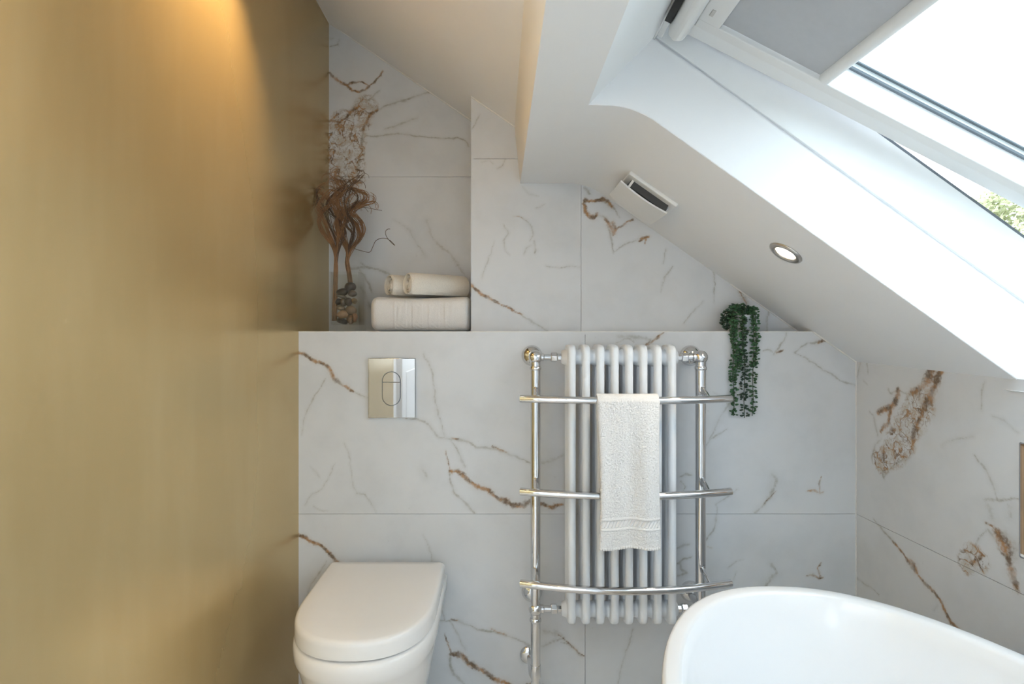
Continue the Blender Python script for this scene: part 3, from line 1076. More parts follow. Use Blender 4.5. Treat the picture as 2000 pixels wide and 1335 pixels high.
# unseen second roof window, closed, added for more daylight
w3 = MB()
for r_, ya, yb in ((srect(S0 - .05, S1 + .06, GR, GR + .12), V0 - .05, V0 + .06), (srect(S0 - .05, S1 + .06, GR, GR + .12), V1 - .06, V1 + .05),
                   (srect(S0 - .05, S0 + .08, GR, GR + .12), V0 + .06, V1 - .06), (srect(S1 - .08, S1 + .06, GR - .03, GR + .12), V0 + .06, V1 - .06)):
    w3.prism(r_, ya, yb)
w3o = struct(w3.build('fill_skylight', M['white'], bevel=.003))
MB().prism(srect(S0 + .075, S1 - .075, GR + .08, GR + .084), V0 + .055, V1 - .055).build('pane', M['glass'], w3o)
px3, pz3 = SP((S0 + S1) / 2, GR + .2)
portal('fill_skylight_portal', (px3, (V0 + V1) / 2, pz3), (0, AN, 0), S1 - S0, V1 - V0)

# light portal over the roof opening
pcx, pcz = SP((S0 + S1) / 2, GR + .33)
portal('skylight_portal', (pcx, (WY0 + YF) / 2, pcz), (0, AN, 0), S1 - S0 + .5, YF - WY0 + .4)

# caulk lines where plaster meets tile
ck = MB()
ck.tube([(XL + .002, D2 - .003, zleft(XL)), (ALX, D2 - .003, zleft(ALX))], .0032, 8)
ck.tube([(XL + .002, D2 - .003, zleft(XL)), (XL + .002, 0.2, zleft(XL))], .0032, 8)
ck.tube([(ALX, D1 - .002, zleft(ALX)), (BX0, D1 - .002, zleft(BX0))], .0028, 8)
ck.tube([(xx, D1 - .001, zright(xx)) for xx in (.80, .9, 1.036)], .0028, 8)
ck.tube([(xx, D - .001, zright(xx)) for xx in (1.036, 1.1, 1.178)], .0034, 8)
ck.tube([(xr(D) - .001, D - .001, 1.094), (xr(D) - .001, D - .001, 0.3)], .0016, 8)
struct(ck.build('trim_3', M['caulk'], smooth=60), 'white caulk lines along ceiling and tile edges')
struct(MB().box(XL, 1.036, D - .0006, D + .004, ZS - .0022, ZS + .0004).build('trim_4', M['caulk']), 'thin white edge trim of the tiled ledge')

# ================================================================== OBJECTS
# ------------------------------------------------------------------ bath
bath = thing('bathtub', 'white oval freestanding bathtub with thin rounded rim below the skylight', 'bathtub', (0.66, 0.53, 0))
BC, BA, BB_, BZ = (0.652, 0.53), 0.420, 0.806, 0.583


def bloop(k, z, n=112, dx=0.0, ka=None):
    e = 2.25
    out = []
    for i in range(n):
        a = 2 * math.pi * i / n
        c, s = math.cos(a), math.sin(a)
        out.append((BC[0] + dx + (BA * k if ka is None else ka[0]) * math.copysign(abs(c) ** (2 / e), c),
                    BC[1] + (BB_ * k if ka is None else ka[1]) * math.copysign(abs(s) ** (2 / e), s), z))
    return out


def bl2(off, z):                         # inset by a fixed distance
    return bloop(1, z, ka=(BA - off, BB_ - off))


loops = [bl2(.155, 0.0), bl2(.135, 0.02), bl2(.10, .12), bl2(.062, .28), bl2(.030, .44), bl2(.010, .54),
         bl2(.003, .566), bl2(0, .575), bl2(.003, .581), bl2(.009, .583), bl2(.026, .583), bl2(.033, .581), bl2(.037, .575),
         bl2(.045, .55), bl2(.065, .47), bl2(.10, .34), bl2(.14, .22), bl2(.19, .15), bl2(.26, .125), bl2(.34, .12)]
MB().rings(loops).build('tub', M['acrylic'], bath, smooth=60)
MB().lathe([(.0001, 0), (.032, 0), (.034, .003), (.028, .006), (.0001, .007)], (BC[0], BC[1], .1205), (0, 0, 1)).build('drain', M['chrome'], bath, smooth=40)

# ------------------------------------------------------------------ toilet
TX = -0.3600
toilet = thing('toilet', 'white wall hung toilet with closed D-shaped lid beside gold wall', 'toilet', (TX, 1.6, 0))


def dloop(hw, yb, ys, yf, z, n=26, rb=.012):
    """D outline: back edge at yb, straight sides to ys, rounded front to yf"""
    p = []
    for a in np.linspace(0, 90, 5):
        p.append((TX + hw - rb + rb * math.cos(R(90 - a)), yb - rb + rb * math.sin(R(90 - a)), z))
    e = 2.35
    for t in np.linspace(0, math.pi, n):
        c, s = math.cos(t), math.sin(t)
        p.append((TX + hw * math.copysign(abs(c) ** (2 / e), c), ys - (ys - yf) * abs(s) ** (2 / e), z))
    for a in np.linspace(0, 90, 5):
        p.append((TX - hw + rb - rb * math.cos(R(a)), yb - rb + rb * math.sin(R(a)), z))
    return p


def dstack(spec):
    return [dloop(*s) for s in spec]


HW = .186
lid = dstack([(HW - .004, 1.79, 1.545, 1.326, .404), (HW, 1.79, 1.545, 1.3205, .407), (HW, 1.79, 1.545, 1.3205, .438),
              (HW - .002, 1.789, 1.545, 1.3225, .446), (HW - .006, 1.787, 1.545, 1.3265, .4505), (HW - .012, 1.784, 1.545, 1.333, .4525),
              (HW - .05, 1.76, 1.545, 1.38, .4532)])
MB().rings(lid).build('lid', M['ceramic'], toilet, smooth=50)
bowl = dstack([(.10, 1.83, 1.62, 1.60, .075), (.125, 1.83, 1.60, 1.52, .085), (.148, 1.83, 1.57, 1.42, .16), (.166, 1.83, 1.55, 1.365, .25),
               (.178, 1.83, 1.545, 1.338, .318), (.184, 1.83, 1.545, 1.322, .345), (.1885, 1.83, 1.545, 1.315, .358), (.1895, 1.83, 1.545, 1.313, .38), (.1880, 1.83, 1.545, 1.3155, .394), (.182, 1.83, 1.545, 1.323, .4005)])
MB().rings(bowl).build('bowl', M['ceramic'], toilet, smooth=50)
MB().rings(dstack([(HW - .010, 1.788, 1.545, 1.334, .4000), (HW - .010, 1.788, 1.545, 1.334, .4045)])).build('seat_gap_shade', M['gasket'], toilet)  # grey sheet painted in for the dark gap between lid and bowl

# ------------------------------------------------------------------ flush plate
fx0, fz1 = PX(719, 699, 1.818)[0], PX(719, 699, 1.818)[2]
fx1, fz0 = PX(811, 816, 1.818)[0], PX(811, 816, 1.818)[2]
fp = thing('flush_plate', 'mirror chrome dual flush plate on the marble wall above toilet', 'flush plate', ((fx0 + fx1) / 2, D, fz0))
MB().box(fx0, fx1, 1.818, D - .0003, fz0, fz1).build('plate', M['plate'], fp, bevel=.002)


def stadium(cx, cz, hw, hh, n=24, zlo=-9, zhi=9):
    """upright stadium outline in XZ"""
    p = []
    for t in np.linspace(0, math.pi, n):
        p.append((cx + hw * math.cos(t), cz + hh - hw + hw * math.sin(t)))
    for t in np.linspace(math.pi, 2 * math.pi, n):
        p.append((cx + hw * math.cos(t), cz - hh + hw + hw * math.sin(t)))
    return p


bc = PX(764.5, 758.5, 1.818)
bhw, bhh = 18.3 * 1.818 / FPX, 33.5 * 1.818 / FPX
bz = PX(0, 746, 1.818)[2]
MB().prism(stadium(bc[0], bc[2], bhw, bhh), 1.8174, 1.8182).build('button_recess', M['gasket'], fp)
hb = stadium(bc[0], bc[2], bhw - .0022, bhh - .0022)
def dedup(p):
    out = []
    for q in p:
        if not out or math.hypot(q[0] - out[-1][0], q[1] - out[-1][1]) > 1e-6:
            out.append(q)
    return out
upb = dedup([(x, max(z, bz + .0008)) for x, z in hb if z > bz - .02 and z >= bz - .0001 or False])
upb = [(bc[0] + bhw - .0022, bz + .0008)] + [q for q in hb[:24] if q[1] > bz + .001] + [(bc[0] - bhw + .0022, bz + .0008)]
lob = [(bc[0] - bhw + .0022, bz - .0008)] + [q for q in hb[24:]] + [(bc[0] + bhw - .0022, bz - .0008)]
MB().prism(upb, 1.8155, 1.8176).build('small_button', M['plate'], fp, bevel=.0006)
MB().prism(lob, 1.8155, 1.8176).build('large_button', M['plate'], fp, bevel=.0006)

# ------------------------------------------------------------------ towel radiator
YR0, YR1, YR2 = 1.675, 1.712, 1.749
RX, RP = 0.3705, 0.0433
RZT, RZB = 1.153, 0.304
HZ1, HZ0 = 1.114, 0.338
rad = thing('towel_radiator', 'traditional white column radiator with chrome towel rail frame on marble wall', 'radiator', (RX, YR1, 0))


def column_section(x):
    m = MB()
    for yy in (YR0, YR1, YR2):
        m.tube([(x, yy, RZB + .03), (x, yy, RZT - .03)], .0123, 14, cap=False)
    # heads: pillowed stadium in the YZ plane
    for zc, sgn in ((RZT - .034, 1), (RZB + .034, -1)):
        lo = []
        for k, off in ((-1.0, .010), (-.85, .0035), (-.45, 0.0), (.45, 0.0), (.85, .0035), (1.0, .010)):
            ring = []
            hy, hz, rr = .0493 - off, .034 - off * .6, .022
            for a in np.linspace(0, 2 * math.pi, 36, endpoint=False):
                c, s = math.cos(a), math.sin(a)
                ring.append((x + k * .0125, YR1 + hy * math.copysign(abs(c) ** .55, c), zc + hz * math.copysign(abs(s) ** .75, s)))
            lo.append(ring)
        m.rings(lo)
    return m


for i in range(8):
    column_section(RX + (i - 3.5) * RP).build('column', M['rad'], rad, smooth=50)
for hz in (HZ1, HZ0):
    p = []
    xs0, xs1 = RX - 3.5 * RP - .028, RX + 3.5 * RP + .028
    p.append((.012, xs0))
    p.append((.020, xs0 + .002))
    for i in range(8):
        xc = RX + (i - 3.5) * RP
        p += [(.0255, xc - .0125), (.029, xc - .009), (.029, xc + .009), (.0255, xc + .0125)]
        if i < 7:
            p += [(.0225, xc + .0216)]
    p += [(.020, xs1 - .002), (.012, xs1)]
    MB().lathe([(r, h) for r, h in p], (0, YR1, hz), (1, 0, 0), 24).build('header', M['rad'], rad, smooth=60)

PL, PRX, PR = 0.1120, 0.6220, 0.0153
for px_, zb, sgn in ((PL, .166, 1), (PRX, HZ0 - .02, -1)):
    po = MB().tube([(px_, YR1, zb), (px_, YR1, HZ1 - .012)], PR, 24).build('upright', M['chrome'], rad, smooth=40)
    for hz in (HZ1, HZ0):
        # wall rose, arm, ball joint
        MB().lathe([(.0345, 0), (.0345, .004), (.033, .010), (.028, .018), (.020, .0245), (.013, .029)], (px_ - .004 if sgn > 0 else px_ + .008, D - .0005, hz), (0, -1, 0), 32).build('wall_rose', M['chrome'], po, smooth=60)
        MB().tube([(px_ + (.002 if sgn > 0 else .003), D - .02, hz), (px_, YR1, hz)], .0115, 20).build('wall_arm', M['chrome'], po, smooth=40)
        rb = .0215
        MB().lathe([(rb * math.sin(a), -rb * math.cos(a)) for a in np.linspace(0.02, math.pi - .02, 15)], (px_, YR1, hz), (0, 0, 1), 28).build('ball_joint', M['chrome'], po, smooth=180)
        MB().lathe([(PR + .0005, 0), (PR + .003, .003), (PR + .003, .008), (PR + .0005, .012)], (px_, YR1, hz - .040), (0, 0, 1), 24).build('collar', M['chrome'], po, smooth=40)
        # union to the header
        xe = RX - sgn * (3.5 * RP + .024)
        dx = sgn
        L = abs(xe - px_)
        MB().lathe([(.0125, .012), (.0125, .024), (.0095, .027), (.0095, L - .03)], (px_, YR1, hz), (dx, 0, 0), 22).build('union', M['chrome'], po, smooth=40)
        nut = MB().lathe([(.0135, L - .036), (.0155, L - .034), (.0155, L - .018), (.0135, L - .016), (.011, L - .015), (.011, L)], (px_, YR1, hz), (dx, 0, 0), 6)
        nut.build('union_nut', M['chrome'], po, smooth=25, bevel=.001)

# towel rails bow outwards
RLZ = (.992, .7145, .4395)
RE0, RE1 = .0640, .6930
def rail_y(x):
    t = (x - (RE0 + RE1) / 2) / ((RE1 - RE0) / 2)
    return 1.661 - .050 * (1 - t * t)


for z in RLZ:
    xs = np.linspace(RE0, RE1, 40)
    ro = MB().tube([(x, rail_y(x), z) for x in xs], .0115, 20).build('towel_rail', M['chrome'], rad, smooth=40)
    for px_ in (PL, PRX):
        # swan-neck bracket from the upright to the rail
        y1 = rail_y(px_) + .009
        y0 = YR1 - PR + .003
        pts = [(px_, y0, z + .030), (px_, y0 - .006, z + .026), (px_, (y0 + y1) / 2 - .004, z + .014), (px_, y1, z + .004)]
        MB().tube(pts, [.004, .0075, .008, .008], 14).build('rail_bracket', M['chrome'], ro, smooth=50)
# valve and pipe below the left upright
MB().lathe([(.0165, 0), (.0165, .004), (.0172, .006), (.0172, .036), (.014, .042), (.0125, .050), (.015, .056), (.015, .066), (.011, .072), (.011, .084), (.014, .088), (.014, .100), (.008, .105), (.008, .164)],
           (PL, YR1, .166), (0, 0, -1), 24).build('valve', M['chrome'], rad, smooth=35)
MB().lathe([(.030, 0), (.030, .003), (.026, .008), (.016, .011), (.010, .013)], (PL - .014, D - .0005, .128), (0, -1, 0), 28).build('pipe_rose', M['chrome'], rad, smooth=50)
MB().tube([(PL - .014, D - .01, .128), (PL - .012, YR1 + .03, .118), (PL, YR1 + .004, .11)], .0075, 14).build('feed_pipe', M['chrome'], rad, smooth=50)
MB().lathe([(.0165, 0), (.0165, .02), (.012, .03), (.012, .06), (.016, .065), (.016, .09), (.009, .1), (.009, .31)], (PRX, YR1, HZ0 - .018), (0, 0, -1), 24).build('valve', M['chrome'], rad, smooth=35)

# ------------------------------------------------------------------ hand towel over the top rail
hrnd = random.Random(77)


def hand_towel():
    x0, x1 = 0.2835, 0.4600
    zb_f, zb_b = .568, .70
    ztop = RLZ[0]
    nu, path = 104, []
    rr = .0115 + .0055
    yc = lambda x: rail_y(x)
    # path parameter list: (kind, value)
    zs_f = list(np.linspace(zb_f, ztop, 250))
    arc = list(np.linspace(0, math.pi, 16))[1:-1]
    zs_b = list(np.linspace(ztop, zb_b, 30))
    npth = len(zs_f) + len(arc) + len(zs_b)
    vs = []
    for iu in range(nu + 1):
        u = iu / nu
        k = 0
        for j in range(npth):
            if j < len(zs_f):
                z = zs_f[j]
                t = (ztop - z) / (ztop - zb_f)
                side = -1
            elif j < len(zs_f) + len(arc):
                t = 0
                side = 0
            else:
                z = zs_b[j - len(zs_f) - len(arc)]
                t = (ztop - z) / (ztop - zb_f)
                side = 1
            drift = .006 * min(t * 1.4, 1)
            narrow = .004 * math.sin(min(t, 1) * math.pi)
            x = x0 + drift + narrow + (x1 - .002 * t - x0 - 2 * narrow + .002 * t) * u
            y_r = rail_y(x)
            if side == 0:
                a = arc[j - len(zs_f)]
                y = y_r - rr * math.cos(a)
                zz = ztop + rr * math.sin(a)
            elif side < 0:
                amp = .013 * min(1, t * 2.2)
                fold = amp * (math.sin(u * 8.6 + .7 + t * .8) * .6 + math.sin(u * 15 + 1.9 + t) * .35 * (1 - .4 * t))
                lean = .010 * t
                y = y_r - rr - .002 + fold * -.8 + lean * 0
                # hem wave and woven border
                zz = z + t ** 3 * (.0035 * math.sin(u * 7.5 + 3.6))
                d = z - zb_f
                if .060 < d < .084:
                    y += .0020 + .0016 * math.sin((x * 1.0 - d * .55) * 2 * math.pi / .0105)
                elif .084 <= d < .089 or .055 < d <= .060:
                    y -= .0018
                elif d < .006:
                    y -= .0012 * (1 + math.sin(u * 150))
                if d > .09 or .006 < d < .055:
                    y += hrnd.uniform(-.0013, .0013)
                edge = min(u, 1 - u)
                y += .004 * max(0, 1 - edge / .04) ** 2
            else:
                y = y_r + rr + .001
                zz = z
            vs.append((x, y, zz))
    fs = []
    for iu in range(nu):
        for j in range(npth - 1):
            a = iu * npth + j
            fs.append((a, a + 1, a + npth + 1, a + npth))
    m = MB().add(vs, fs)
    c = (0.372, 1.60, .568)
    o = m.build('hand_towel', M['terry'], None, smooth=180, loc=c, fix=False)
    sd = o.modifiers.new('solid', 'SOLIDIFY')
    sd.thickness = .0065
    sd.offset = 0.0
    return tag(o, 'white terry hand towel with woven border draped over the radiator top rail', 'towel')


hand_towel()

# ------------------------------------------------------------------ extractor fan on the slope
fan = thing('extractor_fan', 'square white extractor fan with raised curved cover on sloped ceiling', 'extractor fan', (0.42, 1.70, 1.62))
fs0 = 0.354 / CA + .012


def fan_s(x):
    return x
sA = (0.354 * CA + (ZB - 1.536 - 0) * 0)
# slope coordinate of the cover corners
def s_of(X, Z):
    return X * CA - (Z - ZB) * SA
sa = s_of(.354, 1.19 + .2696 * 1.624)
sb = s_of(.485, 1.19 + .2142 * 1.616)
FY0, FY1 = 1.615, 1.775
base = []
MB().prism(srect(sa + .004, sb + .012, -.010, .001), FY0 - .024, FY1 + .006).build('base_plate', M['plastic'], fan, bevel=.004)
MB().prism(srect(sa + .022, sb - .006, -.030, -.008), FY0 + .004, FY1 - .01).build('housing', M['dark'], fan)
n = 15
curve_lo = [SP(sa - .002 + (sb - sa + .004) * t, -.034 - .006 * (1 - (2 * t - 1) ** 2)) for t in np.linspace(0, 1, n)]
curve_hi = [SP(sa - .002 + (sb - sa + .004) * t, -.029 - .006 * (1 - (2 * t - 1) ** 2)) for t in np.linspace(1, 0, n)]
MB().prism(curve_lo + curve_hi, FY0, FY1).build('cover', M['plastic'], fan, smooth=40)
MB().prism(srect(sa + .024, sa + .031, -.032, -.009), FY0 + .001, FY0 + .006).build('clip', M['plastic'], fan)
MB().prism(srect(sb - .002, sb + .0015, -.034, -.008), FY0 + .02, FY1 - .005).build('clip', M['plastic'], fan)


# ------------------------------------------------------------------ recessed downlights
def downlight(loc, nrm, label, power, ang, col=(1.0, 0.82, 0.62)):
    nrm = Vector(nrm).normalized()
    loc = Vector(loc)
    d = thing('recessed_downlight', label, 'ceiling light', tuple(loc), 'recessed downlights in the ceiling')
    ring = [(.0430, .0002), (.0440, .0015), (.0425, .0045), (.037, .0065), (.031, .0060), (.0265, .0035), (.0258, .0004)]
    m = MB()
    m.lathe(ring + [ring[0]], loc, nrm, 40)
    m.f = m.f[:-2]
    m.build('bezel', M['steel'], d, smooth=50)
    MB().lathe([(.0001, .0004), (.0256, .0004), (.0256, .0020), (.0001, .0030)], loc, nrm, 32).build('lens', M['lamp'], d, smooth=50)
    if power:
        l = bpy.data.lights.new('lamp_beam', 'SPOT')
        l.energy = power
        l.spot_size = R(ang)
        l.spot_blend = 1.0
        l.shadow_soft_size = .022
        l.color = col
        lo = bpy.data.objects.new('lamp_beam', l)
        COL.objects.link(lo)
        lo.parent = d
        lo.location = nrm * .012
        lo.rotation_mode = 'QUATERNION'
        lo.rotation_quaternion = (-nrm).to_track_quat('Z', 'Y')
    return d


Yd = 1.4395
Xd = 560 / FPX * Yd
nr = (-SA, 0, -CA)
downlight((Xd, Yd, ZB - SL * Xd), nr, 'lit steel-rimmed downlight set in white slope below the skylight', 2.0, 80)
nl = Vector((-.685, 0, -1)).normalized()
for (xx, yy, lb, pw_) in ((-.40, 1.28, 'lit downlight in left ceiling slope above the toilet by the gold wall', 11),
                          (-.30, 0.25, 'added fill downlight in left ceiling beside the camera near door', 32),  # this and the next two are unseen, added to fill the room
                          (-.30, -.55, 'added fill downlight in left ceiling behind the camera opposite the added skylight', 36),
                          (-.30, -1.35, 'added fill downlight in left ceiling close to the added rear window', 36)):
    downlight((xx, yy, zleft(xx) - .001), nl, lb, pw_, 82 if yy > 1 else 96, (1.0, 0.66, 0.30) if yy > 1 else (0.96, 0.98, 1.0))

# ------------------------------------------------------------------ vase with pebbles and dried stems
YV = 1.935
vx0, vx1 = PX(643, 0, YV)[0], PX(701, 0, YV)[0]
vz1 = PX(0, 530, YV)[2]
VD = vx1 - vx0
vase = thing('glass_vase', 'tall square clear glass vase on the ledge beside gold wall', 'vase', ((vx0 + vx1) / 2, YV + VD / 2, ZS))
t_ = .0045
m = MB()
o4 = lambda i, z: [(vx0 + i, YV + i, z), (vx1 - i, YV + i, z), (vx1 - i, YV + VD - i, z), (vx0 + i, YV + VD - i, z)]
m.rings([o4(0, ZS + .0003), o4(0, vz1), o4(t_, vz1), o4(t_, ZS + .024)], True, True)
m.build('vessel', M['vase'], vase, bevel=.001)
vzi = ZS + .024
PEB = [
    ('round plum grey pebble at the top of the pile in glass vase', 683.5, 560.6, 11, 9.5, (.10, .085, .09)),
    ('shiny dark pebble at upper left of the pile in vase', 669, 570, 11, 7, (.045, .038, .04)),
    ('small grey brown pebble at upper right under the round one', 689, 573, 8, 6.5, (.14, .11, .10)),
    ('thin pale grey flat pebble under the shiny dark one', 668, 579, 10, 3.6, (.24, .21, .18)),
    ('small dark pebble at left middle of vase', 661, 589, 6, 6, (.05, .04, .04)),
    ('tilted grey brown pebble at centre of vase', 671, 590, 6.5, 8, (.20, .16, .13)),
    ('leaning dark grey pebble right of centre in vase', 681, 589, 7.5, 8, (.11, .09, .085)),
    ('small tan pebble against right glass of vase', 692, 587, 5, 5.5, (.30, .21, .12)),
    ('small beige pebble at left below centre in vase', 665.5, 601, 8, 5, (.34, .25, .16)),
    ('large brown pebble at right below centre in vase', 686, 606, 10.5, 9.5, (.27, .17, .095)),
    ('large orange tan pebble at lower left of vase', 670, 614, 11, 8.5, (.46, .27, .14)),
    ('long dark pebble lying on the vase bottom', 668, 627, 12, 5.5, (.05, .042, .045)),
    ('rust brown pebble at bottom right of vase', 685, 623, 7.5, 8.5, (.28, .15, .075)),
    ('narrow reddish pebble standing in bottom right corner of vase', 693.5, 620, 5, 9, (.33, .16, .08)),
]
rnd = random.Random(4)
for i, (lb, px_, py_, a_, b_, col_) in enumerate(PEB):
    Yp = YV + .026 + .010 * rnd.random()
    c = PX(px_, py_, Yp)
    k = Yp / FPX
    rx, rz, ry = a_ * k * 1.03, b_ * k * 1.03, .019
    bm = bmesh.new()
    bmesh.ops.create_icosphere(bm, subdivisions=3, radius=1)
    tl = rnd.uniform(-.35, .35)
    for v in bm.verts:
        p = v.co.copy()
        q = 1 + .10 * math.sin(3 * p.x + i) * math.cos(2.3 * p.z + 2 * i) + .05 * math.sin(4 * p.y + i * 1.7)
        v.co = Vector((p.x * rx * q, p.y * ry * q, p.z * rz * q))
        v.co.rotate(Matrix.Rotation(tl, 3, 'Y'))
    me = bpy.data.meshes.new('pebble')
    bm.to_mesh(me)
    bm.free()
    me.shade_smooth()
    me.materials.append(simple('pebble_stone', tuple(c_ * .62 for c_ in col_), .42, var=.25, nscale=60))
    o = bpy.data.objects.new('pebble', me)
    COL.objects.link(o)
    o.location = c
    tag(o, lb, 'pebble', 'pebbles in the glass vase')

# dried curly stems
st = thing('dried_stems', 'bundle of curly dried brown stems standing in the glass vase', 'dried plant', ((vx0 + vx1) / 2 - .02, YV + .05, vzi))


def spline(pts, n):
    """Catmull-Rom through pts"""
    P = [Vector(p) for p in pts]
    P = [P[0] * 2 - P[1]] + P + [P[-1] * 2 - P[-2]]
    out = []
    for i in range(1, len(P) - 2):
        for k in range(n):
            t = k / n
            a, b_, c, d = P[i - 1], P[i], P[i + 1], P[i + 2]
            out.append(0.5 * ((2 * b_) + (c - a) * t + (2 * a - 5 * b_ + 4 * c - d) * t * t + (3 * b_ - a - 3 * c + d) * t ** 3))
    out.append(P[-2])
    return out


rnd = random.Random(11)


FOOT = {'a': ((653, 626), (655, 560), (656, 515)), 'b': ((686, 566), (682, 535), (678, 508))}
LOCKS = [   # foot, strand count, final spread px, centre line in photo pixels
    ('a', 16, 5, (651, 485), (641, 466), (628, 450), (623, 430), (631, 410), (646, 398), (655, 380)),
    ('a', 18, 5, (658, 470), (660, 435), (654, 408), (640, 388), (624, 376)),
    ('a', 14, 6, (652, 480), (640, 450), (630, 425), (622, 405), (632, 385), (645, 372), (662, 378)),
    ('a', 12, 6, (660, 470), (668, 440), (664, 415), (656, 395), (662, 370), (655, 352), (642, 343)),
    ('a', 10, 7, (655, 470), (642, 440), (634, 412), (620, 398), (612, 382), (616, 368)),
    ('a', 12, 6, (664, 480), (672, 455), (660, 430), (646, 415), (640, 396), (655, 378), (672, 366)),
    ('b', 18, 5, (684, 490), (700, 470), (709, 450), (703, 430), (688, 416), (694, 407), (712, 399), (726, 396)),
    ('b', 16, 5, (676, 488), (666, 466), (660, 440), (668, 416), (690, 400), (712, 390), (708, 376), (690, 369)),
    ('b', 14, 6, (690, 482), (702, 462), (696, 440), (680, 425), (664, 408), (657, 390), (668, 372), (684, 362)),
    ('b', 12, 6, (680, 486), (690, 458), (676, 436), (684, 410), (700, 388), (690, 372), (670, 366)),
    ('b', 10, 6, (678, 480), (670, 450), (680, 425), (676, 398), (690, 378), (708, 372), (722, 386)),
    ('b', 8, 7, (682, 480), (690, 446), (676, 414), (672, 386), (680, 364), (694, 352), (702, 342)),
    ('a', 8, 7, (660, 470), (654, 440), (664, 408), (658, 380), (668, 360), (652, 350)),
]


def lock(foot, n, spread, line):
    m = MB()
    yo = rnd.uniform(-.012, .030)
    for i in range(n):
        j, q0 = rnd.uniform(-1, 1), rnd.gauss(0, 1)
        fy = YV + .044 + rnd.uniform(-.010, .012)
        pts = []
        for k, (x, y) in enumerate(FOOT[foot]):
            pts.append(PX(x + j * (4.5 - k * .6), y, fy))
        ph = rnd.uniform(0, 6.28)
        ln = line if rnd.random() < .6 else line[:rnd.randint(max(3, len(line) - 3), len(line))]
        for k, (x, y) in enumerate(ln):
            f = min(1, (k + 1) / 4) * spread
            yy_ = min(max(fy + yo * min(1, k / 3) + rnd.uniform(-.004, .004), D + .05), D2 - .01)
            pts.append(PX(x + f * .7 * q0 + 1.6 * math.sin(ph + k * 1.9), y + f * .6 * j + 1.6 * math.cos(ph + k * 2.3), yy_))
        if rnd.random() < .5:                      # loose curled tip
            d = pts[-1] - pts[-2]
            sg = rnd.choice((-1, 1))
            for k in range(1, 4):
                a = sg * k * .7
                pts.append(pts[-1] + Vector((d.x * math.cos(a) - d.z * math.sin(a), 0, d.x * math.sin(a) + d.z * math.cos(a))) * .4)
        for p_ in pts:
            p_.x = max(p_.x, XL + .004)
        sp_ = spline(pts, 6)
        L_ = len(sp_)
        r0 = rnd.uniform(.0009, .0014)
        m.tube(sp_, [r0 * (1.2 - .6 * q / L_) for q in range(L_)], 5)
    return m


for li, (ft, n_, sp0, *ln_) in enumerate(LOCKS):
    lock(ft, n_, sp0, ln_).build('stem_bundle', M['stemd'] if li in (4, 5, 9, 11) else M['stem'], st, smooth=180, fix=False)
yy = YV + .05
MB().tube(spline([PX(x, y, yy) for x, y in ((680, 478), (692, 485), (708, 490), (722, 492), (728, 482), (734, 470), (745, 465), (756, 466), (765, 472), (771, 479), (764, 473), (755, 462), (753, 452), (758, 447), (762, 447))], 5), .0011, 6).build('curled_stem', M['stemd'], st, smooth=180)
MB().tube(spline([PX(x, y, yy) for x, y in ((690, 415), (708, 405), (724, 407), (735, 409), (746, 411))], 5), .0009, 6).build('curled_stem', M['stemd'], st, smooth=180)
MB().tube(spline([PX(x, y, yy) for x, y in ((672, 362), (684, 352), (695, 345), (702, 337), (700, 332), (694, 331))], 5), .0011, 6).build('curled_stem', M['stemd'], st, smooth=180)

# ------------------------------------------------------------------ towels on the ledge
tx0, tx1 = -.4530, -.1010
ty0, ty1 = 1.925, 2.125
tz1 = ZS + .125


def folded_towel():
    nx, nl = 120, 64
    loops = []
    for i in range(nx + 1):
        t = i / nx
        x = tx0 + (tx1 - tx0) * t
        # ends round off
        e0 = max(0, 1 - (x - tx0) / .030)
        e1 = max(0, 1 - (tx1 - x) / .022)
        sc = math.sqrt(max(.03, 1 - e0 ** 2.2)) * math.sqrt(max(.05, 1 - e1 ** 2.6))
        ring = []
        cy, cz = (ty0 + ty1) / 2, (ZS + .0005 + tz1) / 2
        hy, hz = (ty1 - ty0) / 2, (tz1 - ZS) / 2
        sag = .006 * math.sin(t * math.pi)
        for k in range(nl):
            a = 2 * math.pi * k / nl
            c, s = math.cos(a), math.sin(a)
            yv = cy + hy * (.55 + .45 * sc) * math.copysign(abs(c) ** .5, c)
            zv = cz + hz * (.62 + .38 * sc) * math.copysign(abs(s) ** .45, s)
            if s > 0:
                zv -= sag * s
            # woven dobby bands running up the front face
            if c < 0:
                b_ = 0
                for b0, b1 in ((.26, .36), (.44, .52), (.60, .68), (.76, .82)):
                    if b0 < t < b1:
                        b_ = .0016 * math.sin((zv * .9 + x * .6) * 2 * math.pi / .011) - .0015
                    elif abs(t - b0) < .012 or abs(t - b1) < .012:
                        b_ = -.0024
                yv += b_ * -c * -1 if False else -b_ * c
            zv = max(zv, ZS + .0005)
            ring.append((x, yv, zv))
        loops.append(ring)
    o = MB().rings(loops).build('bath_towel', M['terry'], None, smooth=180, loc=((tx0 + tx1) / 2, (ty0 + ty1) / 2, ZS))
    return tag(o, 'thick folded white bath towel lying on the ledge in the alcove', 'towel')


folded_towel()


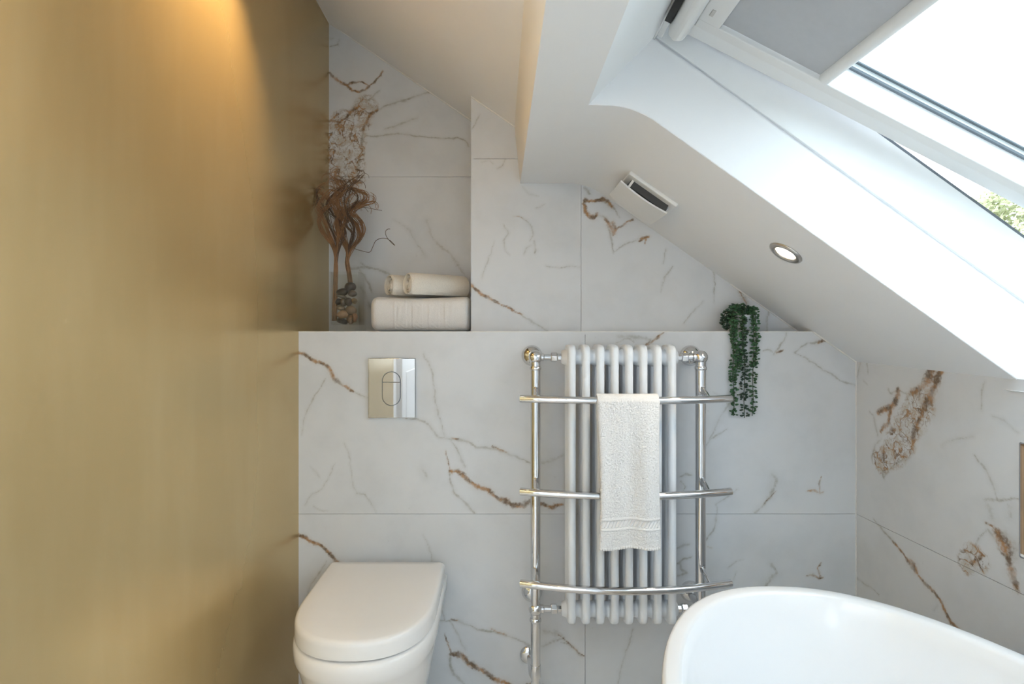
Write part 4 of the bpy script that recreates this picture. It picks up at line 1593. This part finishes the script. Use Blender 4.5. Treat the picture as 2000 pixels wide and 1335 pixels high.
def rolled_towel(c, length, rad_, yaw, label):
    turns, n = 4.3, 150
    th = rad_ / (turns + .35)
    root = thing('rolled_towel', label, 'towel', c, 'rolled towels on the folded towel')
    ax = Vector((math.cos(yaw), math.sin(yaw), 0))
    pp = Vector((-math.sin(yaw), math.cos(yaw), 0))
    up = Vector((0, 0, 1))
    C0 = Vector(c) + up * rad_
    prof_o, prof_i = [], []
    for i in range(n + 1):
        a = 2 * math.pi * turns * i / n
        r = th * .55 + (rad_ - th * .55) * i / n
        prof_o.append((r * math.cos(a + 2.2), r * math.sin(a + 2.2)))
        ri = max(.001, r - th * .80)
        prof_i.append((ri * math.cos(a + 2.2), ri * math.sin(a + 2.2)))
    m = MB()
    rings = []
    for s_ in (0, .006, length * .3, length * .7, length - .006, length):
        shr = .0022 if s_ in (0, length) else 0
        ring = []
        for (pl, sg) in ((prof_o, -1), (prof_i[::-1], 1)):
            for (q, zq) in pl:
                rr = math.hypot(q, zq)
                f = (rr + sg * shr) / max(rr, 1e-6)
                jx = .0035 * math.sin(rr * 300) if s_ == 0 else 0
                ring.append(C0 + ax * (s_ + jx) + pp * q * f + up * zq * f * .98)
        rings.append(ring)
    k = len(rings[0])
    vs = [p for l in rings for p in l]
    fs = []
    for i in range(len(rings) - 1):
        for j in range(k):
            j2 = (j + 1) % k
            fs.append((i * k + j, i * k + j2, (i + 1) * k + j2, (i + 1) * k + j))
    h = k // 2
    for base_ in (0, (len(rings) - 1) * k):
        for j in range(h - 1):
            fs.append((base_ + j, base_ + j + 1, base_ + k - 2 - j, base_ + k - 1 - j))
    m.add(vs, fs)
    m.build('roll', M['cream'], root, smooth=60)
    return root


zt = tz1 - .0045
rolled_towel((-.320, 1.945, zt), .228, .0455, R(35), 'rolled cream white towel lying in front on the folded towel', )
rolled_towel((-.396, 2.000, zt), .205, .0445, R(37), 'rolled cream white towel lying behind to the left on the folded towel')

# ------------------------------------------------------------------ trailing plant on the ledge
YP = 1.872
pc = PX(1446, 647, YP)
plant = thing('trailing_plant', 'trailing green succulent plant hanging from the ledge beside the radiator', 'plant', (pc[0], YP, ZS))
px0 = pc[0]
MB().lathe([(.0200, 0), (.0235, .004), (.0285, .046), (.0300, .050), (.0300, .055), (.0270, .055), (.0255, .046), (.001, .043)], (px0 + .012, YP, ZS + .0003), (0, 0, 1), 28).build('pot', M['pot'], plant, smooth=40)
rnd = random.Random(23)
leaf_v, leaf_f = [], []
bm = bmesh.new()
bmesh.ops.create_icosphere(bm, subdivisions=1, radius=1)
ico_v = [v.co.copy() for v in bm.verts]
ico_f = [tuple(v.index for v in f.verts) for f in bm.faces]
bm.free()


def leaves_along(m, path, dens, size, spread):
    acc = 0
    for i in range(len(path) - 1):
        seg = path[i + 1] - path[i]
        acc += seg.length
        while acc > dens:
            acc -= dens
            p = path[i] + seg * rnd.random()
            base_a = rnd.uniform(0, 6.28)
            for k in range(rnd.choice((2, 2, 3))):
                a = base_a + k * 2.3 + rnd.uniform(-.5, .5)
                d = Vector((math.cos(a), math.sin(a) * .8, rnd.uniform(-.35, .45))).normalized()
                L = rnd.uniform(.6, 1.15) * spread
                s = rnd.uniform(.75, 1.25) * size
                q = p + d * L
                if q.y > D - .004 and q.z < ZS + .004:
                    q.y = D - .004 - rnd.random() * .004
                if q.y > D1 - .006:
                    q.y = D1 - .006
                rot = d.to_track_quat('X', 'Z').to_matrix()
                m.add([rot @ Vector((v.x * s * 1.3, v.y * s, v.z * s * .72)) + q for v in ico_v], ico_f)


strands = [
    [(1440, 640), (1430, 605), (1434, 600), (1434, 640), (1433, 690), (1431, 730), (1434, 770), (1433, 812)],
    [(1450, 640), (1448, 600), (1444, 596), (1430, 610), (1432, 650), (1440, 690), (1440, 720), (1430, 745)],
    [(1452, 640), (1452, 602), (1454, 600), (1453, 640), (1452, 680), (1455, 720), (1453, 770), (1454, 816)],
    [(1456, 640), (1452, 606), (1450, 604), (1450, 650), (1448, 700), (1444, 712)],
    [(1462, 640), (1464, 604), (1470, 604), (1472, 640), (1472, 690), (1470, 740), (1471, 780), (1469, 812)],
    [(1458, 640), (1466, 606), (1474, 604), (1476, 640), (1477, 670), (1476, 700), (1468, 716)],
    [(1444, 640), (1428, 612), (1418, 608), (1414, 622), (1414, 640)],
    [(1444, 640), (1424, 620), (1416, 622), (1412, 634), (1420, 642)],
    [(1448, 640), (1440, 600), (1432, 598), (1424, 612), (1424, 640)],
    [(1455, 640), (1462, 610), (1466, 606), (1464, 624), (1461, 640)],
]
for si, stp in enumerate(strands):
    pts = []
    for i, (x, y) in enumerate(stp):
        if y > 647:
            yy = D - .014 - .004 * rnd.random()
        elif i < 2:
            yy = YP + .004 * rnd.uniform(-1, 1)
        else:
            yy = D + .012 if len(stp) > 5 and i >= 3 and stp[min(i + 1, len(stp) - 1)][1] > 647 else YP - rnd.uniform(.0, .02)
            if len(stp) > 5 and i >= 3:
                yy = D - .008
        pts.append(PX(x, y, yy))
    sp_ = spline(pts, 8)
    so = MB().tube(sp_, .0012, 5).build('strand', M['vine'], plant, smooth=180)
    m = MB()
    k0 = int(len(sp_) * .12)
    leaves_along(m, sp_[k0:], .0058, .0043, .0105)
    fo = m.build('foliage', M['leaf2'] if si in (2, 6, 7, 8) else M['leaf'], so, smooth=180, fix=False)
    fo['kind'] = 'stuff'

# ------------------------------------------------------------------ outside: garden tree seen under the open sash
TXo, TYo = 8.45, 8.2
tree = thing('garden_tree', 'pale sunlit green tree outside below the open roof window', 'tree', (TXo, TYo, -3.0))
rnd = random.Random(5)
m = MB().tube([(TXo, TYo, -3.0), (TXo + .05, TYo, -.4), (TXo, TYo + .05, 2.2)], [.16, .13, .07], 12)
for k in range(6):
    a = k * 1.05
    m.tube([(TXo, TYo, 1.0 + .12 * k), (TXo + .6 * math.cos(a), TYo + .6 * math.sin(a), 1.8 + .1 * k), (TXo + 1.0 * math.cos(a), TYo + 1.0 * math.sin(a), 2.4 + .1 * k)], [.06, .04, .015], 8)
m.build('trunk', M['bark'], tree, smooth=60)
m = MB()
for k in range(24000):
    while True:
        p = Vector((rnd.uniform(-1, 1), rnd.uniform(-1, 1), rnd.uniform(-1, 1)))
        if .45 < p.length < 1:
            break
    bump_ = 1 + .12 * math.sin(5 * p.x + 1) * math.sin(4 * p.y) + .1 * math.sin(7 * p.z)
    c = Vector((TXo + 1.9 * p.x * bump_, TYo + 1.9 * p.y * bump_, 2.2 + 1.9 * p.z * bump_))
    s = rnd.uniform(.035, .065)
    d1 = Vector((rnd.gauss(0, 1), rnd.gauss(0, 1), rnd.gauss(0, 1))).normalized()
    d2 = d1.orthogonal().normalized()
    m.add([c - d1 * s, c + d2 * s * .5, c + d1 * s, c - d2 * s * .5], [(0, 1, 2, 3)])
fo = m.build('crown', M['tree'], tree, fix=False)
fo['kind'] = 'stuff'
struct(MB().box(1.6, 40, -20, 40, -3.1, -3.0).build('ground', M['ground']))
for o in bpy.data.objects:
    if '_b' in o:
        del o['_b']
